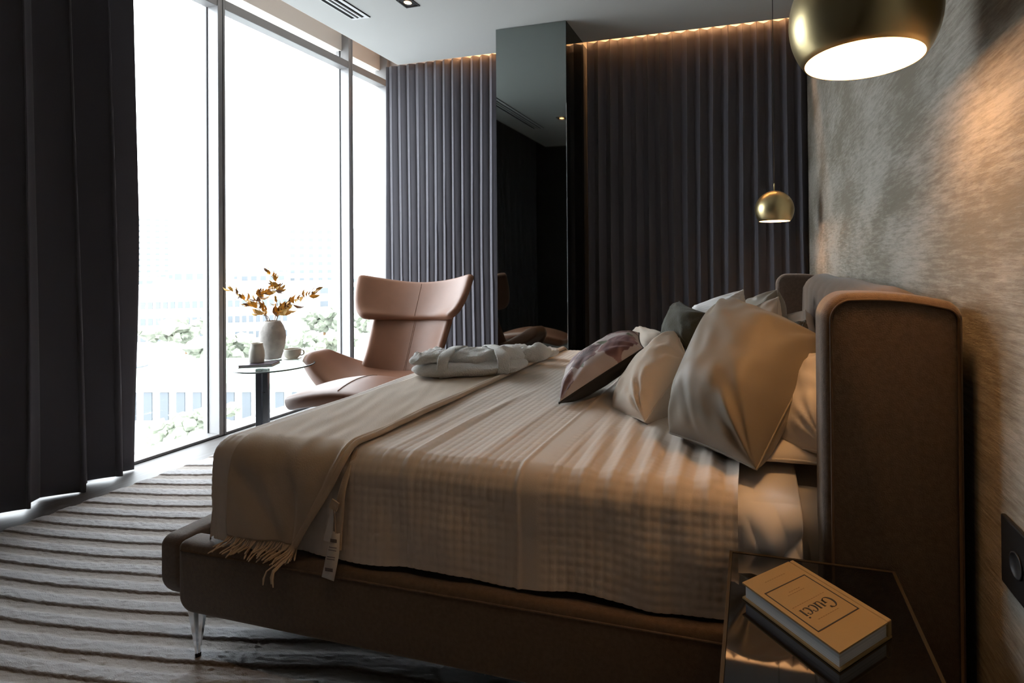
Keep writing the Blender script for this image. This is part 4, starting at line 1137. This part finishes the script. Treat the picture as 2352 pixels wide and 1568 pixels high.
obj('bowl', lathe([(a*0.84, b*0.95) for a, b in [(0.028, 0.0), (0.036, 0.004), (0.055, 0.02), (0.061, 0.04), (0.060, 0.062), (0.062, 0.071), (0.058, 0.071), (0.056, 0.06), (0.056, 0.04), (0.03, 0.01), (0.001, 0.008)]], 40, (tz.x, tz.y, ZTB+0.0075)), m_cream, cup)
obj('handle', tube([Vector((tz.x, tz.y, ZTB+0.05))+ax_*(0.060+0.018*math.cos(a)) + Vector((0, 0, 0.018*math.sin(a))) for a in np.linspace(-2.4, 2.4, 16)], 0.0038, 8), m_cream, cup)

# ------------------------------------------------------------------ outside the window
GZ = -10.0
m_ground = mat('pale_asphalt', (0.30, 0.30, 0.30), 0.9, var=(0.15, 0.25))
m_bw = mat('white_render', (0.55, 0.55, 0.54), 0.9)
m_bg2 = mat('grey_render', (0.5, 0.5, 0.5), 0.9)
m_bwin = mat('far_window', (0.10, 0.113, 0.125), 0.5)
m_tree = mat('foliage', (0.20, 0.22, 0.165), 0.9, var=(1.5, 0.3))
m_awn = mat('green_fascia', (0.20, 0.27, 0.21), 0.7)
m_road = mat('red_earth', (0.26, 0.19, 0.14), 0.95)
struct('ground', box(-420, -6, -120, 420, GZ-0.5, GZ), m_ground)
struct('street_yard', box(-44, -29, 30, 46, GZ, GZ+0.03), m_road)
def building(name, label, cx, cy, rot, lx, ly, h, floors, cols, mm, wf=0.62, hf=0.42, roofm=None):
    t = thing(name, label, 'building', (cx, cy, GZ))
    Mx = Matrix.Translation((cx, cy, GZ)) @ Matrix.Rotation(rot, 4, 'Z')
    obj('wall', xform(box(-lx/2, lx/2, -ly/2, ly/2, 0.0, h), Mx), mm, t, False)
    obj('roof', xform(box(-lx/2-0.3, lx/2+0.3, -ly/2-0.3, ly/2+0.3, h, h+0.5), Mx), roofm or mm, t, False)
    cw = lx/cols; fh = h/floors
    me = mesh('window', *box(-cw*wf/2, cw*wf/2, -0.08, 0.0, -fh*hf/2, fh*hf/2), smooth=False); me.materials.append(m_bwin)
    for f in range(floors):
        for c in range(cols):
            o = bpy.data.objects.new('window', me); C.objects.link(o); o.parent = t
            o.matrix_basis = Matrix.Rotation(rot, 4, 'Z') @ Matrix.Translation((-lx/2+cw*(c+0.5), -ly/2-0.001, fh*(f+0.55)))
    return t
def face(px, py): return at_z(px, py, GZ)
b0 = face(330, 800); b1 = face(560, 790)
dirb = (b1-b0); rotb = math.atan2(dirb.y, dirb.x)
c0 = (b0+b1)/2
nrm_b = Vector((-math.sin(rotb), math.cos(rotb), 0))
building('office_building', 'long white office block with window bands beyond the left window pane', c0.x+nrm_b.x*8, c0.y+nrm_b.y*8, rotb, dirb.length*1.9, 14, 6.8, 3, 26, m_bw)
bb = face(560, 745); building('office_building', 'grey office block behind the dried branches in the distance', bb.x, bb.y, R(40), 30, 14, 7.5, 3, 14, m_bw)
bb = at_y(745, 700, 190); building('high_rise', 'pale high-rise block right of the dried branches', bb.x, bb.y, R(35), 24, 18, 27, 8, 7, m_bw, 0.45, 0.4)
bb = at_y(360, 660, 230); building('high_rise', 'faint tower on the horizon behind the left window pane', bb.x, bb.y, R(45), 16, 16, 40, 12, 4, m_bw, 0.4, 0.35)
s0 = face(280, 985); s1 = face(640, 985)
dirs = s1-s0; rots = math.atan2(dirs.y, dirs.x); c0 = (s0+s1)/2; nrm_s = Vector((-math.sin(rots), math.cos(rots), 0))
mk = building('market_hall', 'low shop row with a green roof edge below the window', c0.x+nrm_s.x*5, c0.y+nrm_s.y*5, rots, dirs.length*1.7, 9, 2.6, 1, 16, m_bg2, 0.5, 0.75, m_awn)
for k, (px, dist, where) in enumerate(((310, 150, 'beside the dark curtain edge'), (420, 190, 'in the middle of the left pane'), (470, 140, 'left of the first mullion'), (545, 215, 'right of the first mullion'), (610, 165, 'behind the dried branches'), (665, 215, 'right of the vase'), (850, 180, 'behind the armchair headrest'), (890, 235, 'next to the grey corner curtain'))):   # distant skyline blocks
    p = at_y(px, 620, dist)
    t = building('city_block', 'pale distant city block on the skyline ' + where, p.x, p.y, R(40), 15, 10, 6.5+1.7*(k % 3), 2, 5, m_bw if k % 3 else m_bg2)
    t['group'] = 'distant skyline blocks'
def tree(px, py, size, label, seed):
    rnd = random.Random(seed)
    b = face(px, py)
    t = thing('tree', label, 'tree', (b.x, b.y, GZ), 'street trees outside the window')
    obj('trunk', tube([(b.x, b.y, GZ-0.1), (b.x+0.1, b.y, GZ+size*0.5)], [0.22, 0.14], 8), m_stem, t)
    vf = []
    bm = bmesh.new(); bmesh.ops.create_icosphere(bm, subdivisions=2, radius=1); base = bm_out(bm)
    for k in range(46):
        r_ = size*rnd.uniform(0.07, 0.17)
        o = Vector((rnd.gauss(0, 0.32), rnd.gauss(0, 0.32), rnd.uniform(0.38, 0.85)))*size
        V = []
        for p in base[0]:
            v = Vector(p); d = 1+0.7*noise.noise(v*3.1+Vector((k*3.1, seed, 0)))
            V.append(tuple(Vector((b.x, b.y, GZ))+o+v*r_*d))
        vf.append((V, base[1]))
    obj('crown', join(*vf), m_tree, t, False)
tree(430, 812, 5.2, 'round green tree in front of the long white office block', 1)
tree(510, 860, 4.5, 'green tree left of the beaker seen through the window', 2)
tree(745, 785, 5.5, 'green tree just left of the second mullion', 3)
tree(735, 840, 4.0, 'leafy tree above the armchair arm', 4)
tree(862, 790, 5.0, 'green tree framed between mullion and chair back', 5)
tree(440, 1045, 2.6, 'small shrub tree at the corner of the shop row', 6)
def car(px, py, col, label):
    b = face(px, py)
    t = thing('car', label, 'car', (b.x, b.y, GZ))
    Mx = Matrix.Translation((b.x, b.y, GZ)) @ Matrix.Rotation(R(40), 4, 'Z')
    obj('body', xform(join(box(-2.1, 2.1, -0.85, 0.85, 0.3, 0.85, 0.15, 2)), Mx), mat('car_%d' % px, col, 0.4), t, False)
    obj('cabin', xform(box(-1.1, 1.0, -0.75, 0.75, 0.85, 1.4, 0.2, 2), Mx), m_bwin, t, False)
    for x in (-1.3, 1.3):
        for y in (-0.8, 0.8):
            obj('wheel', xform(lathe([(0.32, -0.1), (0.32, 0.1)], 12), Mx @ Matrix.Translation((x, y, 0.32)) @ Matrix.Rotation(R(90), 4, 'X')), m_black, t, False)
car(306, 868, (0.30, 0.16, 0.14), 'red-brown car parked beyond the edge of the dark curtain')
car(385, 890, (0.25, 0.27, 0.30), 'grey car parked left of the first mullion')
